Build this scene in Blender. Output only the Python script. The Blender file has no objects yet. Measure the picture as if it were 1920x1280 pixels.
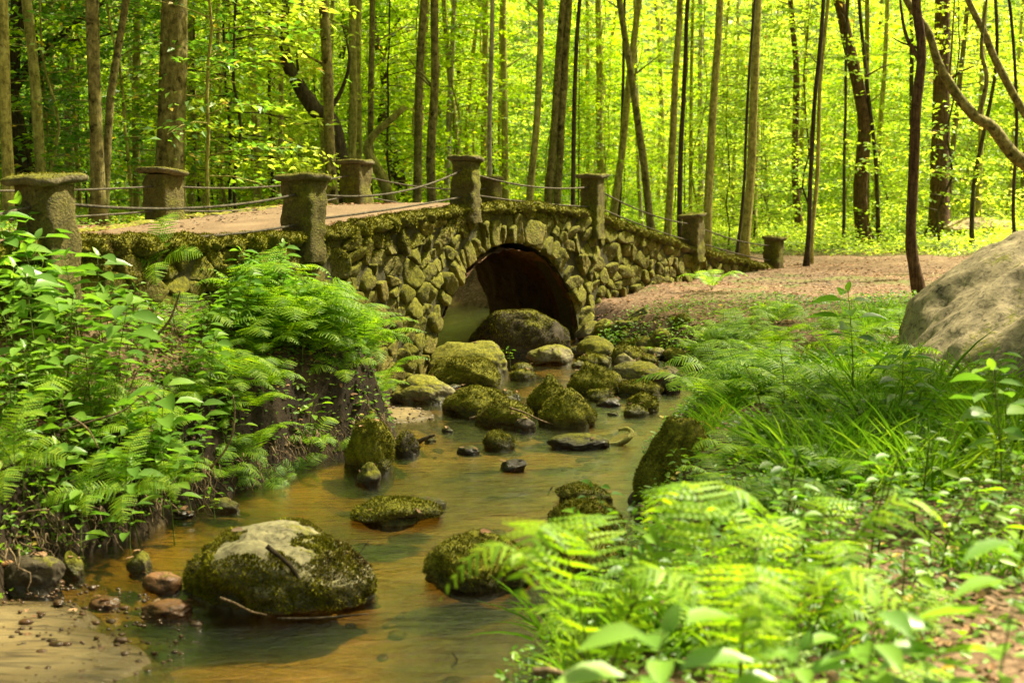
import bpy, math, random
import numpy as np
from mathutils import Vector
R = math.radians
SC = bpy.context.scene
COL = SC.collection
# ------------------------------------------------------------------ camera
FPX, PITCH, CH = 2400.0, math.atan(290/2400.0), 2.3
cam_d = bpy.data.cameras.new('camera'); cam = bpy.data.objects.new('camera', cam_d); COL.objects.link(cam)
cam.location = (0, 0, CH); cam.rotation_euler = (R(90)-PITCH, 0, 0)
cam_d.lens = 45; cam_d.sensor_width = 36; cam_d.clip_end = 2000; cam_d.clip_start = .05
cam_d.dof.use_dof = True; cam_d.dof.focus_distance = 12.5; cam_d.dof.aperture_fstop = 2.2
SC.camera = cam
cp, sp_ = math.cos(PITCH), math.sin(PITCH)
def ray(px, py):
    x, y = (px-960)/FPX, (640-py)/FPX
    return (x, cp + y*sp_, -sp_ + y*cp)
def PY(px, py, Y):
    r = ray(px, py); t = Y/r[1]; return (r[0]*t, Y, CH+r[2]*t)
def PZ(px, py, z):
    r = ray(px, py); t = (z-CH)/r[2]; return (r[0]*t, r[1]*t, z)
def XatY(px, Y): return (px-960)/FPX*Y*1.0
def px2m(w, Y): return w/FPX*Y
# ------------------------------------------------------------------ noise
def _h(i, j, k, s):
    n = (i*374761393 + j*668265263 + k*2147483647 + s*1274126177) & 0xffffffff
    n = ((n ^ (n >> 13))*1274126177) & 0xffffffff
    n = (n ^ (n >> 16)) & 0xffff
    return n/32767.5-1
def vn(P, s=0):
    P = np.asarray(P, float); i = np.floor(P).astype(np.int64); f = P-i; f = f*f*(3-2*f)
    x, y, z = i[:, 0], i[:, 1], i[:, 2]; u, v, w = f[:, 0], f[:, 1], f[:, 2]
    L = lambda a, b, t: a+(b-a)*t
    c = [[[_h(x+a, y+b, z+d, s) for d in (0, 1)] for b in (0, 1)] for a in (0, 1)]
    return L(L(L(c[0][0][0], c[1][0][0], u), L(c[0][1][0], c[1][1][0], u), v),
             L(L(c[0][0][1], c[1][0][1], u), L(c[0][1][1], c[1][1][1], u), v), w)
def fbm(P, s=0, o=4):
    P = np.asarray(P, float); r = 0; a = 1.; t = 0
    for k in range(o): r = r+a*vn(P*(2**k), s+k*7); t += a; a *= .5
    return r/t
def fbm2(X, Y, f, s=0, o=4):
    sh = np.shape(X); X = np.ravel(X).astype(float); Y = np.ravel(Y).astype(float)
    return fbm(np.stack([X*f, Y*f, np.zeros_like(X)+.37], 1), s, o).reshape(sh)
def sst(a, b, x): t = np.clip((x-a)/(b-a), 0, 1); return t*t*(3-2*t)
# ------------------------------------------------------------------ object helpers
def mk(name, V, FS, mat, parent=None, smooth=True, colors=None):
    me = bpy.data.meshes.new(name); V = np.asarray(V, np.float32)
    if not isinstance(FS, list): FS = [FS]
    FS = [np.asarray(f, np.int32) for f in FS if len(f)]
    me.vertices.add(len(V)); me.vertices.foreach_set('co', V.ravel())
    li = np.concatenate([f.ravel() for f in FS]); nf = sum(len(f) for f in FS)
    tot = np.concatenate([np.full(len(f), f.shape[1], np.int32) for f in FS])
    st = np.concatenate([[0], np.cumsum(tot)[:-1]]).astype(np.int32)
    me.loops.add(len(li)); me.loops.foreach_set('vertex_index', li)
    me.polygons.add(nf); me.polygons.foreach_set('loop_start', st); me.polygons.foreach_set('loop_total', tot)
    me.polygons.foreach_set('use_smooth', np.full(nf, smooth))
    me.update(calc_edges=True); me.validate()
    if colors is not None:
        a = me.color_attributes.new('mask', 'FLOAT_COLOR', 'POINT'); a.data.foreach_set('color', np.asarray(colors, np.float32).ravel())
    if mat: me.materials.append(mat)
    o = bpy.data.objects.new(name, me); COL.objects.link(o)
    if parent: o.parent = parent
    return o
def tag(o, label=None, cat=None, group=None, kind=None):
    if label: o['label'] = label
    if cat: o['category'] = cat
    if group: o['group'] = group
    if kind: o['kind'] = kind
    return o
def empty(name, loc=(0, 0, 0), rz=0):
    o = bpy.data.objects.new(name, None); COL.objects.link(o); o.location = loc; o.rotation_euler = (0, 0, rz); o.empty_display_size = .1
    return o
def children(o): return [c for c in bpy.data.objects if c.parent == o]
def clone(src, kids, loc, rot, sc):
    r = src.copy(); COL.objects.link(r); r.location = loc; r.rotation_euler = rot; r.scale = (sc, sc, sc)
    for c in kids:
        d = c.copy(); COL.objects.link(d); d.parent = r
    return r
def tube(P, rad, n=8, wob=0, seed=0):
    P = np.asarray(P, float); m = len(P); T = np.gradient(P, axis=0); T /= np.linalg.norm(T, axis=1)[:, None]+1e-9
    up = np.array([0, 0, 1.]) if abs(T[0][2]) < .9 else np.array([1., 0, 0])
    V = []
    a = np.linspace(0, 2*math.pi, n, endpoint=False)
    u = np.cross(T[0], up); u /= np.linalg.norm(u)
    for k in range(m):
        u = u-T[k]*np.dot(u, T[k]); u /= np.linalg.norm(u); w = np.cross(T[k], u)
        V.append(P[k]+rad[k]*(np.cos(a)[:, None]*u+np.sin(a)[:, None]*w))
    V = np.concatenate(V)
    if wob:
        C = np.repeat(P, n, 0); V = C+(V-C)*(1+wob*fbm(V*6, seed, 3))[:, None]
    i = np.arange(m-1)[:, None]*n; j = np.arange(n)[None]; j2 = (j+1) % n
    F = np.stack([i+j, i+j2, i+n+j2, i+n+j], -1).reshape(-1, 4)
    V = np.concatenate([V, P[:1], P[-1:]]); c0 = m*n
    jj = np.arange(n); F3 = np.concatenate([np.stack([np.full(n, c0), (jj+1) % n, jj], 1), np.stack([np.full(n, c0+1), (m-1)*n+jj, (m-1)*n+(jj+1) % n], 1)])
    return V, [F, F3]
class MB:
    def __init__(s): s.V = []; s.F = {}; s.n = 0
    def add(s, V, FS):
        V = np.asarray(V, float)
        if not isinstance(FS, list): FS = [FS]
        for f in FS:
            f = np.asarray(f)
            if len(f): s.F.setdefault(f.shape[1], []).append(f+s.n)
        s.V.append(V); s.n += len(V)
    def build(s, name, mat, parent=None, smooth=True):
        return mk(name, np.concatenate(s.V), [np.concatenate(f) for f in s.F.values()], mat, parent, smooth)
# leaf templates: u along, v across, w up ; faces
def grid_leaf(n, prof, fold=.12, droop=.15):
    V = []
    for k in range(n+1):
        t = k/n; h = prof(t)/2
        for sgn in (-1, 0, 1): V.append((t, sgn*h, abs(sgn)*fold*h*2-droop*t*t))
    F = []
    for k in range(n):
        a = 3*k; F += [(a, a+3, a+4, a+1), (a+1, a+4, a+5, a+2)]
    return np.array(V, float), np.array(F)
T_RH = (np.array([(0, 0, 0), (.42, -.5, .1), (1, 0, -.12), (.42, .5, .1)], float), np.array([(0, 1, 2), (0, 2, 3)]))
T_OV = grid_leaf(4, lambda t: math.sin(math.pi*t**.8)**.8 if 0 < t < 1 else 0.02)
T_MAPLE = (np.array([(0, 0, 0), (.1, -.3, 0), (.28, -.55, -.05), (.42, -.28, .03), (.75, -.3, -.03), (1, 0, -.1), (.75, .3, -.03), (.42, .28, .03), (.28, .55, -.05), (.1, .3, 0)], float),
           np.array([(0, 1, 2), (0, 2, 3), (0, 3, 4), (0, 4, 5), (0, 5, 6), (0, 6, 7), (0, 7, 8), (0, 8, 9)]))
T_BL = grid_leaf(4, lambda t: (1-t)**.7+.03, .05, .45)
def pinna_t(nt=7):
    V = [(0, 0, 0)]; F = []
    top = []; bot = []
    for k in range(nt):
        t0 = k/nt; h = .5*(1-t0)**.8+.06
        top.append((t0+.35/nt+.03, h, .02)); top.append((t0+1.0/nt, h*.35, 0))
        bot.append((t0+.35/nt+.03, -h, .02)); bot.append((t0+1.0/nt, -h*.35, 0))
    V += [(x, y, z-.12*x*x) for x, y, z in top]+[(x, y, z-.12*x*x) for x, y, z in bot]
    n = len(top)
    for k in range(n-1): F.append((1+k, 1+n+k, 1+n+k+1, 1+k+1))
    V = np.array(V, float); F3 = np.array([(0, 1+n, 1)])
    return V, np.array(F), F3
T_PN = pinna_t()
def scatter(T, pos, X, N, L, W):
    TV, TF = T[0], T[1]
    X = X/(np.linalg.norm(X, axis=1)[:, None]+1e-9); N = N-X*np.sum(N*X, 1)[:, None]; N /= np.linalg.norm(N, axis=1)[:, None]+1e-9
    S = np.cross(N, X); L = np.broadcast_to(L, len(pos))[:, None, None]; W = np.broadcast_to(W, len(pos))[:, None, None]
    V = pos[:, None, :]+L*TV[None, :, 0:1]*X[:, None]+W*TV[None, :, 1:2]*S[:, None]+L*TV[None, :, 2:3]*N[:, None]
    n, t = len(pos), len(TV)
    FS = [(np.arange(n)[:, None, None]*t+tf[None]).reshape(-1, tf.shape[1]) for tf in T[1:]]
    return V.reshape(-1, 3), FS
RG = np.random.default_rng
def rdir(rg, n, zs=.3):
    a = rg.uniform(0, 2*math.pi, n); return np.stack([np.cos(a), np.sin(a), rg.normal(0, zs, n)], 1)
def rnorm(rg, n, s=.35):
    return np.stack([rg.normal(0, s, n), rg.normal(0, s, n), np.ones(n)], 1)
# ------------------------------------------------------------------ materials
def mat_new(name):
    m = bpy.data.materials.new(name); m.use_nodes = True; nt = m.node_tree; nt.nodes.clear()
    return m, nt, nt.nodes.new('ShaderNodeOutputMaterial')
def N_(nt, t, **kw):
    n = nt.nodes.new(t)
    for k, v in kw.items():
        if k.startswith('i_'): n.inputs[k[2:].replace('_', ' ')].default_value = v
        else: setattr(n, k, v)
    return n
def ramp(nt, fac, stops, interp='LINEAR'):
    r = nt.nodes.new('ShaderNodeValToRGB'); e = r.color_ramp.elements; r.color_ramp.interpolation = interp
    while len(e) < len(stops): e.new(.5)
    for k, (p, c) in enumerate(stops): e[k].position = p; e[k].color = (*c, 1) if len(c) == 3 else c
    nt.links.new(fac, r.inputs[0]); return r.outputs[0]
def noise(nt, vec, scale, detail=4, rough=.55, dist=0, out='Fac'):
    n = N_(nt, 'ShaderNodeTexNoise'); n.inputs['Scale'].default_value = scale; n.inputs['Detail'].default_value = detail
    n.inputs['Roughness'].default_value = rough; n.inputs['Distortion'].default_value = dist
    if vec: nt.links.new(vec, n.inputs['Vector'])
    return n.outputs[out]
def mix(nt, fac, a, b, mode='MIX'):
    n = nt.nodes.new('ShaderNodeMix'); n.data_type = 'RGBA'; n.blend_type = mode
    for s, v in ((n.inputs[0], fac), (n.inputs[6], a), (n.inputs[7], b)):
        if isinstance(v, (int, float)): s.default_value = v
        elif isinstance(v, tuple): s.default_value = (*v, 1)
        else: nt.links.new(v, s)
    return n.outputs[2]
def mth(nt, op, a, b=None, c=None, clamp=False):
    n = nt.nodes.new('ShaderNodeMath'); n.operation = op; n.use_clamp = clamp
    for s, v in zip(n.inputs, (a, b, c)):
        if v is None: continue
        if isinstance(v, (int, float)): s.default_value = v
        else: nt.links.new(v, s)
    return n.outputs[0]
def geo(nt): return nt.nodes.new('ShaderNodeNewGeometry')
def mapv(nt, vec, sc):
    n = nt.nodes.new('ShaderNodeMapping'); n.inputs['Scale'].default_value = sc; nt.links.new(vec, n.inputs['Vector']); return n.outputs[0]
def bump(nt, h, st=.5, dist=.02):
    b = nt.nodes.new('ShaderNodeBump'); b.inputs['Strength'].default_value = st; b.inputs['Distance'].default_value = dist
    nt.links.new(h, b.inputs['Height']); return b.outputs[0]
def finish(nt, out, col, rough=.8, nrm=None, spec=.3):
    p = nt.nodes.new('ShaderNodeBsdfPrincipled')
    if isinstance(col, tuple): p.inputs['Base Color'].default_value = (*col, 1)
    else: nt.links.new(col, p.inputs['Base Color'])
    if isinstance(rough, (int, float)): p.inputs['Roughness'].default_value = rough
    else: nt.links.new(rough, p.inputs['Roughness'])
    p.inputs['Specular IOR Level'].default_value = spec
    if nrm: nt.links.new(nrm, p.inputs['Normal'])
    nt.links.new(p.outputs[0], out.inputs[0]); return p
def leaf_mat(name, c1, c2, c3, tr, tf=.45, rough=.45, spec=.35, dead=0.02):
    m, nt, out = mat_new(name); g = geo(nt)
    f = mth(nt, 'ADD', mth(nt, 'MULTIPLY', g.outputs['Random Per Island'], .6), mth(nt, 'MULTIPLY', noise(nt, g.outputs['Position'], .9, 2), .4))
    col = ramp(nt, f, [(.15, c1), (.5, c2), (.85, c3)])
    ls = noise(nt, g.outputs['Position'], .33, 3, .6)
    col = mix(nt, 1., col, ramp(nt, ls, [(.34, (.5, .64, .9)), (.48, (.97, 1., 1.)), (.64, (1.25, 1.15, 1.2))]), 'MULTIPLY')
    if dead:
        d = mth(nt, 'GREATER_THAN', mth(nt, 'FRACT', mth(nt, 'MULTIPLY', g.outputs['Random Per Island'], 57.31)), 1-dead)
        col = mix(nt, d, col, (.45, .33, .05))
    trc = mix(nt, 1., col, tr, 'MULTIPLY')
    p = N_(nt, 'ShaderNodeBsdfPrincipled'); nt.links.new(col, p.inputs['Base Color']); p.inputs['Roughness'].default_value = rough; p.inputs['Specular IOR Level'].default_value = spec
    t = N_(nt, 'ShaderNodeBsdfTranslucent'); nt.links.new(trc, t.inputs[0])
    s = N_(nt, 'ShaderNodeMixShader'); s.inputs[0].default_value = tf
    nt.links.new(p.outputs[0], s.inputs[1]); nt.links.new(t.outputs[0], s.inputs[2]); nt.links.new(s.outputs[0], out.inputs[0])
    return m
M = {}
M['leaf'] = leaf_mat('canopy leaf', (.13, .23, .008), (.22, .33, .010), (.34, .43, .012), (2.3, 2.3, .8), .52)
M['leafd'] = leaf_mat('shade-tone canopy leaf', (.05, .12, .018), (.09, .19, .018), (.17, .27, .02), (2.2, 2.3, 1.), .42)  # darker leaf copy, shade of the wood put into its colour
M['leafb'] = leaf_mat('sunlit-tone leaf', (.20, .31, .012), (.32, .43, .015), (.48, .56, .07), (1.8, 1.75, 1.6), .54)  # brighter leaf copy, sunlight put into its colour
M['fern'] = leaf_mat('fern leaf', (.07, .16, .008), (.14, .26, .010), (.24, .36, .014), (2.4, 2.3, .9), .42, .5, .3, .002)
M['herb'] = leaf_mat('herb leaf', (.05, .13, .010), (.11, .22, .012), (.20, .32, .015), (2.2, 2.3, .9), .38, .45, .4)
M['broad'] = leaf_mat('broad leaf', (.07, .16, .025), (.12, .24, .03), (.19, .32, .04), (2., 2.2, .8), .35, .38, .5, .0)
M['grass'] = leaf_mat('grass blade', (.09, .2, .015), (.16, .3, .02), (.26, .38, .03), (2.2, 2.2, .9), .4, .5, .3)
M['litter'] = leaf_mat('dead leaf', (.09, .045, .02), (.22, .12, .055), (.42, .26, .14), (1.2, 1., .8), .15, .7, .2, 0)
def moss_mat():
    m, nt, out = mat_new('moss'); g = geo(nt)
    f = mth(nt, 'ADD', mth(nt, 'MULTIPLY', g.outputs['Random Per Island'], .35), mth(nt, 'MULTIPLY', noise(nt, g.outputs['Position'], 7, 4, .7), .65))
    col = ramp(nt, f, [(.2, (.03, .028, .006)), (.42, (.10, .095, .005)), (.62, (.23, .215, .008)), (.8, (.42, .37, .015)), (.93, (.22, .12, .03))])
    big = noise(nt, g.outputs['Position'], 2.6, 4, .65)
    col = mix(nt, mth(nt, 'MULTIPLY', mth(nt, 'SUBTRACT', big, .54), 6, clamp=True), col, mix(nt, g.outputs['Random Per Island'], (.035, .022, .008), (.14, .085, .03)))
    col = mix(nt, mth(nt, 'MULTIPLY', mth(nt, 'SUBTRACT', .45, big), 6, clamp=True), col, mix(nt, g.outputs['Random Per Island'], (.12, .14, .006), (.42, .40, .02)))
    finish(nt, out, col, .85, None, .15); return m
M['moss'] = moss_mat()
def stone_mat(name, base, moss=.5, wet=0, sc=1., mcol=((.045, .045, .003), (.15, .145, .005), (.33, .30, .010)), bmp=.6):
    m, nt, out = mat_new(name); g = geo(nt); P = g.outputs['Position']
    n1 = noise(nt, P, 3.1*sc, 9, .68, .6); n2 = noise(nt, P, 22*sc, 5, .6); n3 = noise(nt, P, 1.4, 3)
    col = ramp(nt, n1, [(.3, tuple(c*.5 for c in base)), (.5, base), (.68, tuple(min(1, c*1.6) for c in base))])
    isl = g.outputs['Random Per Island']
    col = mix(nt, .55, col, ramp(nt, isl, [(0, tuple(c*.5 for c in base)), (.5, base), (1, (base[0]*1.5, base[1]*1.35, base[2]*1.1))]))
    col = mix(nt, mth(nt, 'GREATER_THAN', n2, .62), col, tuple(c*.45 for c in base))
    nz = N_(nt, 'ShaderNodeSeparateXYZ'); nt.links.new(g.outputs['Normal'], nz.inputs[0])
    mf = mth(nt, 'ADD', mth(nt, 'MULTIPLY', nz.outputs[2], .35), mth(nt, 'ADD', mth(nt, 'MULTIPLY', n3, .9), mth(nt, 'MULTIPLY', n2, .5)))
    mf = mth(nt, 'MULTIPLY', mth(nt, 'SUBTRACT', mf, 1.12-moss*.75), 7, clamp=True)
    mc = ramp(nt, noise(nt, P, 30, 4, .7), [(.3, mcol[0]), (.52, mcol[1]), (.75, mcol[2])])
    col = mix(nt, 1., col, ramp(nt, noise(nt, P, 13*sc, 6, .75, .8), [(.32, (.28, .26, .2)), (.47, (.85, .85, .8)), (.6, (1.15, 1.15, 1.05)), (.72, (1.9, 1.85, 1.6))]), 'MULTIPLY')
    col = mix(nt, mth(nt, 'MULTIPLY', mth(nt, 'SUBTRACT', noise(nt, P, 4.3*sc, 5, .7), .56), 8, clamp=True), col, (.03, .028, .012))
    col = mix(nt, mf, col, mc)
    rough = .85
    if wet:
        sz = N_(nt, 'ShaderNodeSeparateXYZ'); nt.links.new(P, sz.inputs[0])
        wf = mth(nt, 'SUBTRACT', 1, mth(nt, 'MULTIPLY', mth(nt, 'SUBTRACT', sz.outputs[2], mth(nt, 'MULTIPLY', n1, .09)), 14), clamp=True)
        col = mix(nt, mth(nt, 'MULTIPLY', wf, .72), col, (.012, .008, .004)); rough = mth(nt, 'SUBTRACT', .85, mth(nt, 'MULTIPLY', wf, .6))
    h = mth(nt, 'ADD', mth(nt, 'MULTIPLY', n1, .6), mth(nt, 'ADD', mth(nt, 'MULTIPLY', n2, .35), mth(nt, 'MULTIPLY', mth(nt, 'MULTIPLY', noise(nt, P, 95, 3, .7), mf), .5)))
    finish(nt, out, col, rough, bump(nt, h, bmp, .05)); return m
M['wallstone'] = stone_mat('rubble stone', (.14, .12, .024), .66, 0, 1.3, bmp=1.)
M['vous'] = stone_mat('arch stone', (.17, .145, .03), .56, 0, 1.5, bmp=1.)
M['post'] = stone_mat('post stone', (.11, .09, .024), .58, 0, 2.2, bmp=1.)
M['cap'] = stone_mat('cap stone', (.12, .10, .05), .5, 0, 2.2, bmp=1.)
M['coping'] = stone_mat('mossy coping', (.10, .09, .04), .85, 0, 1.3)
M['mortar'] = stone_mat('old mortar', (.045, .04, .013), .5, 0, 2)
M['vault'] = stone_mat('vault stone', (.17, .08, .04), .0, 0, 1.6, bmp=.9)
M['rock'] = stone_mat('stream rock', (.13, .115, .065), .6, 1)
M['rockmoss'] = stone_mat('mossy rock', (.08, .07, .04), .9, 1)
M['rockbare'] = stone_mat('pale rock', (.165, .15, .095), .4, 1)
M['rockred'] = stone_mat('rusty rock', (.22, .11, .05), .1, 1)
M['rockpale'] = stone_mat('pale topped rock', (.23, .205, .115), .0, 1)
M['rockdark'] = stone_mat('wet dark rock', (.05, .04, .026), .25, 1)
M['boulder'] = stone_mat('grey boulder', (.33, .26, .16), .12, 0, .8, bmp=.4)
def bark_mat(name, c1, c2, c3, grain=(9, 9, 1.6), green=.3, blotch=0):
    m, nt, out = mat_new(name); g = geo(nt); P = g.outputs['Position']
    n1 = noise(nt, mapv(nt, P, grain), 2.2, 7, .65, .4); n2 = noise(nt, P, 2.4, 4, .6)
    col = ramp(nt, n1, [(.3, c1), (.52, c2), (.75, c3)])
    gf = mth(nt, 'MULTIPLY', mth(nt, 'SUBTRACT', n2, .62-green*.25), 5, clamp=True)
    col = mix(nt, mth(nt, 'MULTIPLY', gf, .65), col, (.10, .115, .02))
    col = mix(nt, 1., col, ramp(nt, noise(nt, P, 11, 6, .75, .5), [(.33, (.35, .33, .3)), (.5, (1, 1, 1)), (.68, (1.6, 1.6, 1.4))]), 'MULTIPLY')
    if blotch: col = mix(nt, mth(nt, 'MULTIPLY', mth(nt, 'SUBTRACT', noise(nt, P, 7, 4, .7), .55), 9, clamp=True), col, tuple(c*.35 for c in c1))
    finish(nt, out, col, .9, bump(nt, n1, .8, .03), .15); return m
M['bark'] = bark_mat('greenish bark', (.17, .15, .035), (.32, .29, .08), (.46, .42, .15))
M['barkd'] = bark_mat('dark bark', (.025, .02, .012), (.06, .045, .025), (.12, .09, .05), (14, 14, 1.2), .15)
M['barkbig'] = bark_mat('blotched bark', (.08, .065, .022), (.19, .16, .055), (.34, .30, .12), (6, 6, 2.5), .35, 1)
M['barkp'] = bark_mat('pale bark', (.22, .19, .12), (.34, .30, .2), (.46, .41, .3), (8, 8, 2), .1)
M['barkr'] = bark_mat('furrowed brown bark', (.03, .016, .01), (.10, .055, .03), (.2, .12, .07), (22, 22, 1.3), .05)
M['twig'] = bark_mat('twig bark', (.09, .06, .03), (.2, .14, .08), (.36, .27, .17), (20, 20, 20), 0)
M['stem'] = bark_mat('green stem', (.07, .11, .02), (.12, .16, .03), (.2, .22, .05), (20, 20, 20), 0)
M['cable'] = bark_mat('weathered cable', (.05, .04, .03), (.10, .085, .06), (.18, .16, .11), (40, 40, 40), .1)
def ground_mat():
    m, nt, out = mat_new('forest floor'); g = geo(nt); P = g.outputs['Position']
    a = N_(nt, 'ShaderNodeVertexColor', layer_name='mask'); s = N_(nt, 'ShaderNodeSeparateColor'); nt.links.new(a.outputs[0], s.inputs[0])
    n1 = noise(nt, P, 5, 8, .65); n2 = noise(nt, P, 34, 5, .7); n3 = noise(nt, P, .8, 4)
    vo = N_(nt, 'ShaderNodeTexVoronoi'); vo.inputs['Scale'].default_value = 26; nt.links.new(P, vo.inputs['Vector'])
    vs = N_(nt, 'ShaderNodeSeparateColor'); nt.links.new(vo.outputs['Color'], vs.inputs[0])
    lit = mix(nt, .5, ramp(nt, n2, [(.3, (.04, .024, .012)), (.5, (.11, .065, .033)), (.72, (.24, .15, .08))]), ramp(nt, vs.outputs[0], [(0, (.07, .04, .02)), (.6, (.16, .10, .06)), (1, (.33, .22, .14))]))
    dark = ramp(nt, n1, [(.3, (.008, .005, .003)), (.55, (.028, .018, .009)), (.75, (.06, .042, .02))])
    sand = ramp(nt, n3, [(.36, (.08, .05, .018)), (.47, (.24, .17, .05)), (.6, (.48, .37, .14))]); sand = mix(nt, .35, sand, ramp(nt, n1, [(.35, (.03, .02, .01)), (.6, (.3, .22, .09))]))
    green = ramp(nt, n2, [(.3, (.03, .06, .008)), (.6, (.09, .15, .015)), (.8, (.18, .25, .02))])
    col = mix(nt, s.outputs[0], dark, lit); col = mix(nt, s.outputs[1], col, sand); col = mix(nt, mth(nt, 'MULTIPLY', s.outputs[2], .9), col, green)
    h = mth(nt, 'ADD', mth(nt, 'MULTIPLY', n1, .4), n2)
    finish(nt, out, col, .9, bump(nt, h, .7, .03), .2); return m
M['ground'] = ground_mat()
def path_mat():
    m, nt, out = mat_new('dirt path'); P = geo(nt).outputs['Position']
    n1 = noise(nt, P, 2.2, 8, .6); n2 = noise(nt, P, 45, 5, .7)
    col = mix(nt, .4, ramp(nt, n1, [(.3, (.06, .034, .018)), (.5, (.12, .075, .04)), (.7, (.20, .135, .075))]), ramp(nt, n2, [(.35, (.07, .04, .022)), (.6, (.25, .18, .11))]))
    finish(nt, out, col, .95, bump(nt, n2, .5, .02), .15); return m
M['path'] = path_mat()
def sand_mat():
    m, nt, out = mat_new('wet sand'); P = geo(nt).outputs['Position']
    n1 = noise(nt, P, 2.5, 6, .6, 1.5); n2 = noise(nt, P, 120, 4, .7)
    w = N_(nt, 'ShaderNodeTexNoise'); w.inputs['Scale'].default_value = 2; w.inputs['Distortion'].default_value = 2.5; nt.links.new(mapv(nt, P, (1, 5, 1)), w.inputs['Vector'])
    col = ramp(nt, n1, [(.3, (.16, .11, .04)), (.5, (.25, .18, .07)), (.7, (.33, .25, .11))])
    col = mix(nt, mth(nt, 'MULTIPLY', mth(nt, 'SUBTRACT', w.outputs[0], .5), 6, clamp=True), col, (.075, .05, .02))
    col = mix(nt, mth(nt, 'GREATER_THAN', n2, .64), col, (.08, .052, .024)); sz = N_(nt, 'ShaderNodeSeparateXYZ'); nt.links.new(P, sz.inputs[0])
    wet = mth(nt, 'SUBTRACT', 1, mth(nt, 'MULTIPLY', mth(nt, 'SUBTRACT', sz.outputs[2], mth(nt, 'MULTIPLY', n1, .04)), 40), clamp=True); col = mix(nt, mth(nt, 'MULTIPLY', wet, .6), col, (.03, .02, .008))
    finish(nt, out, col, mth(nt, 'SUBTRACT', .7, mth(nt, 'MULTIPLY', wet, .5)), bump(nt, mth(nt, 'ADD', n2, mth(nt, 'MULTIPLY', w.outputs[0], 1.5)), .6, .015), .4); return m
M['sand'] = sand_mat()
def water_mat():
    m, nt, out = mat_new('stream water'); P = geo(nt).outputs['Position']
    h = mth(nt, 'ADD', noise(nt, mapv(nt, P, (1.6, 5.0, 1)), 1.5, 5, .6, 1.6), mth(nt, 'MULTIPLY', noise(nt, mapv(nt, P, (9, 22, 1)), 2.4, 4, .65, .9), .4))
    b = bump(nt, h, .42, .045)
    tr = N_(nt, 'ShaderNodeBsdfTransparent'); tr.inputs[0].default_value = (.82, .66, .27, 1)
    gl = N_(nt, 'ShaderNodeBsdfGlossy'); gl.inputs['Roughness'].default_value = .06; gl.inputs[0].default_value = (1, 1, 1, 1); nt.links.new(b, gl.inputs['Normal'])
    fr = N_(nt, 'ShaderNodeFresnel'); fr.inputs[0].default_value = 1.33; nt.links.new(b, fr.inputs['Normal'])
    s = N_(nt, 'ShaderNodeMixShader'); nt.links.new(mth(nt, 'MULTIPLY', fr.outputs[0], 2.6, clamp=True), s.inputs[0]); nt.links.new(tr.outputs[0], s.inputs[1]); nt.links.new(gl.outputs[0], s.inputs[2])
    nt.links.new(s.outputs[0], out.inputs[0]); return m
M['water'] = water_mat()
def foam_mat():
    m, nt, out = mat_new('foam'); finish(nt, out, (.75, .78, .74), .4); return m
M['foam'] = foam_mat()
# ------------------------------------------------------------------ terrain
CHN = np.array([(-2.6, -6, 1.4), (-2.2, 0, 1.45), (-1.85, 4, 1.45), (-1.5, 6, 1.5), (-1.1, 7.5, 1.55), (-.75, 8.6, 1.55), (-.4, 10, 1.35), (.05, 11.3, 1.1), (.2, 13, 1.45), (.4, 15, 1.95), (.5, 16.5, 1.75),
                (.1, 17.9, 1.3), (-.5, 19.9, 1.2), (-1.0, 21.9, 1.2), (-1.4, 23.6, 1.2), (-3, 25.4, 1.3), (-8, 28.4, 1.4), (-20, 35, 1.5), (-80, 60, 2)], float)
def sdc(X, Y):
    best = np.full(np.shape(X), 1e9); side = np.zeros(np.shape(X))
    for a, b in zip(CHN[:-1], CHN[1:]):
        dx, dy = b[0]-a[0], b[1]-a[1]; t = np.clip(((X-a[0])*dx+(Y-a[1])*dy)/(dx*dx+dy*dy), 0, 1)
        d = np.hypot(X-a[0]-dx*t, Y-a[1]-dy*t)-(a[2]+(b[2]-a[2])*t); c = dx*(Y-a[1])-dy*(X-a[0])
        m = d < best; best = np.where(m, d, best); side = np.where(m, np.sign(c), side)
    return best, side   # side>0: left bank
def H(X, Y, detail=True):
    X = np.asarray(X, float); Y = np.asarray(Y, float)
    sd, side = sdc(X, Y); sd = sd+.12*fbm2(X, Y, 1.3, 3, 3)
    lf = sst(-.2, .2, side*1.)
    bl = np.minimum(.5+.62*np.maximum(sd, 0), 1.78)+.012*np.maximum(Y-24, 0)
    br = .42+.1*np.minimum(np.maximum(sd, 0), 2.)+.018*np.maximum(Y-26, 0)+.05*np.maximum(X-9, 0)*sst(20, 34, Y)
    far = np.maximum(Y-52, 0); hill = .30*far*sst(0, 40, far)+.18*np.maximum(np.abs(X-2)-26, 0)
    z = np.where(side > 0, bl*sst(-.02, .34, sd), br*sst(-.05, .75, sd))+hill
    bed = -.05-.17*sst(0, .7, -sd)
    z = np.where(sd < 0, bed, z-.05*(1-sst(0, .1, sd)))
    if detail:
        amp = np.where(sd < 0, .035, .07)
        z = z+amp*fbm2(X, Y, 1.1, 11, 4)*sst(-2, .3, sd)+np.where((sd > 0) & (sd < .7) & (side > 0), .17, .02)*fbm2(X, Y, 4.5, 5, 4)
    return z
_H0 = H
def H(X, Y, detail=True):
    X = np.asarray(X, float); Y = np.asarray(Y, float); return _H0(X, Y, detail)+1.1*np.exp(-((X+.8)**2+(Y-27.2)**2)/2.0)
def H1(x, y): return float(H(np.array([x]), np.array([y]))[0])
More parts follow.
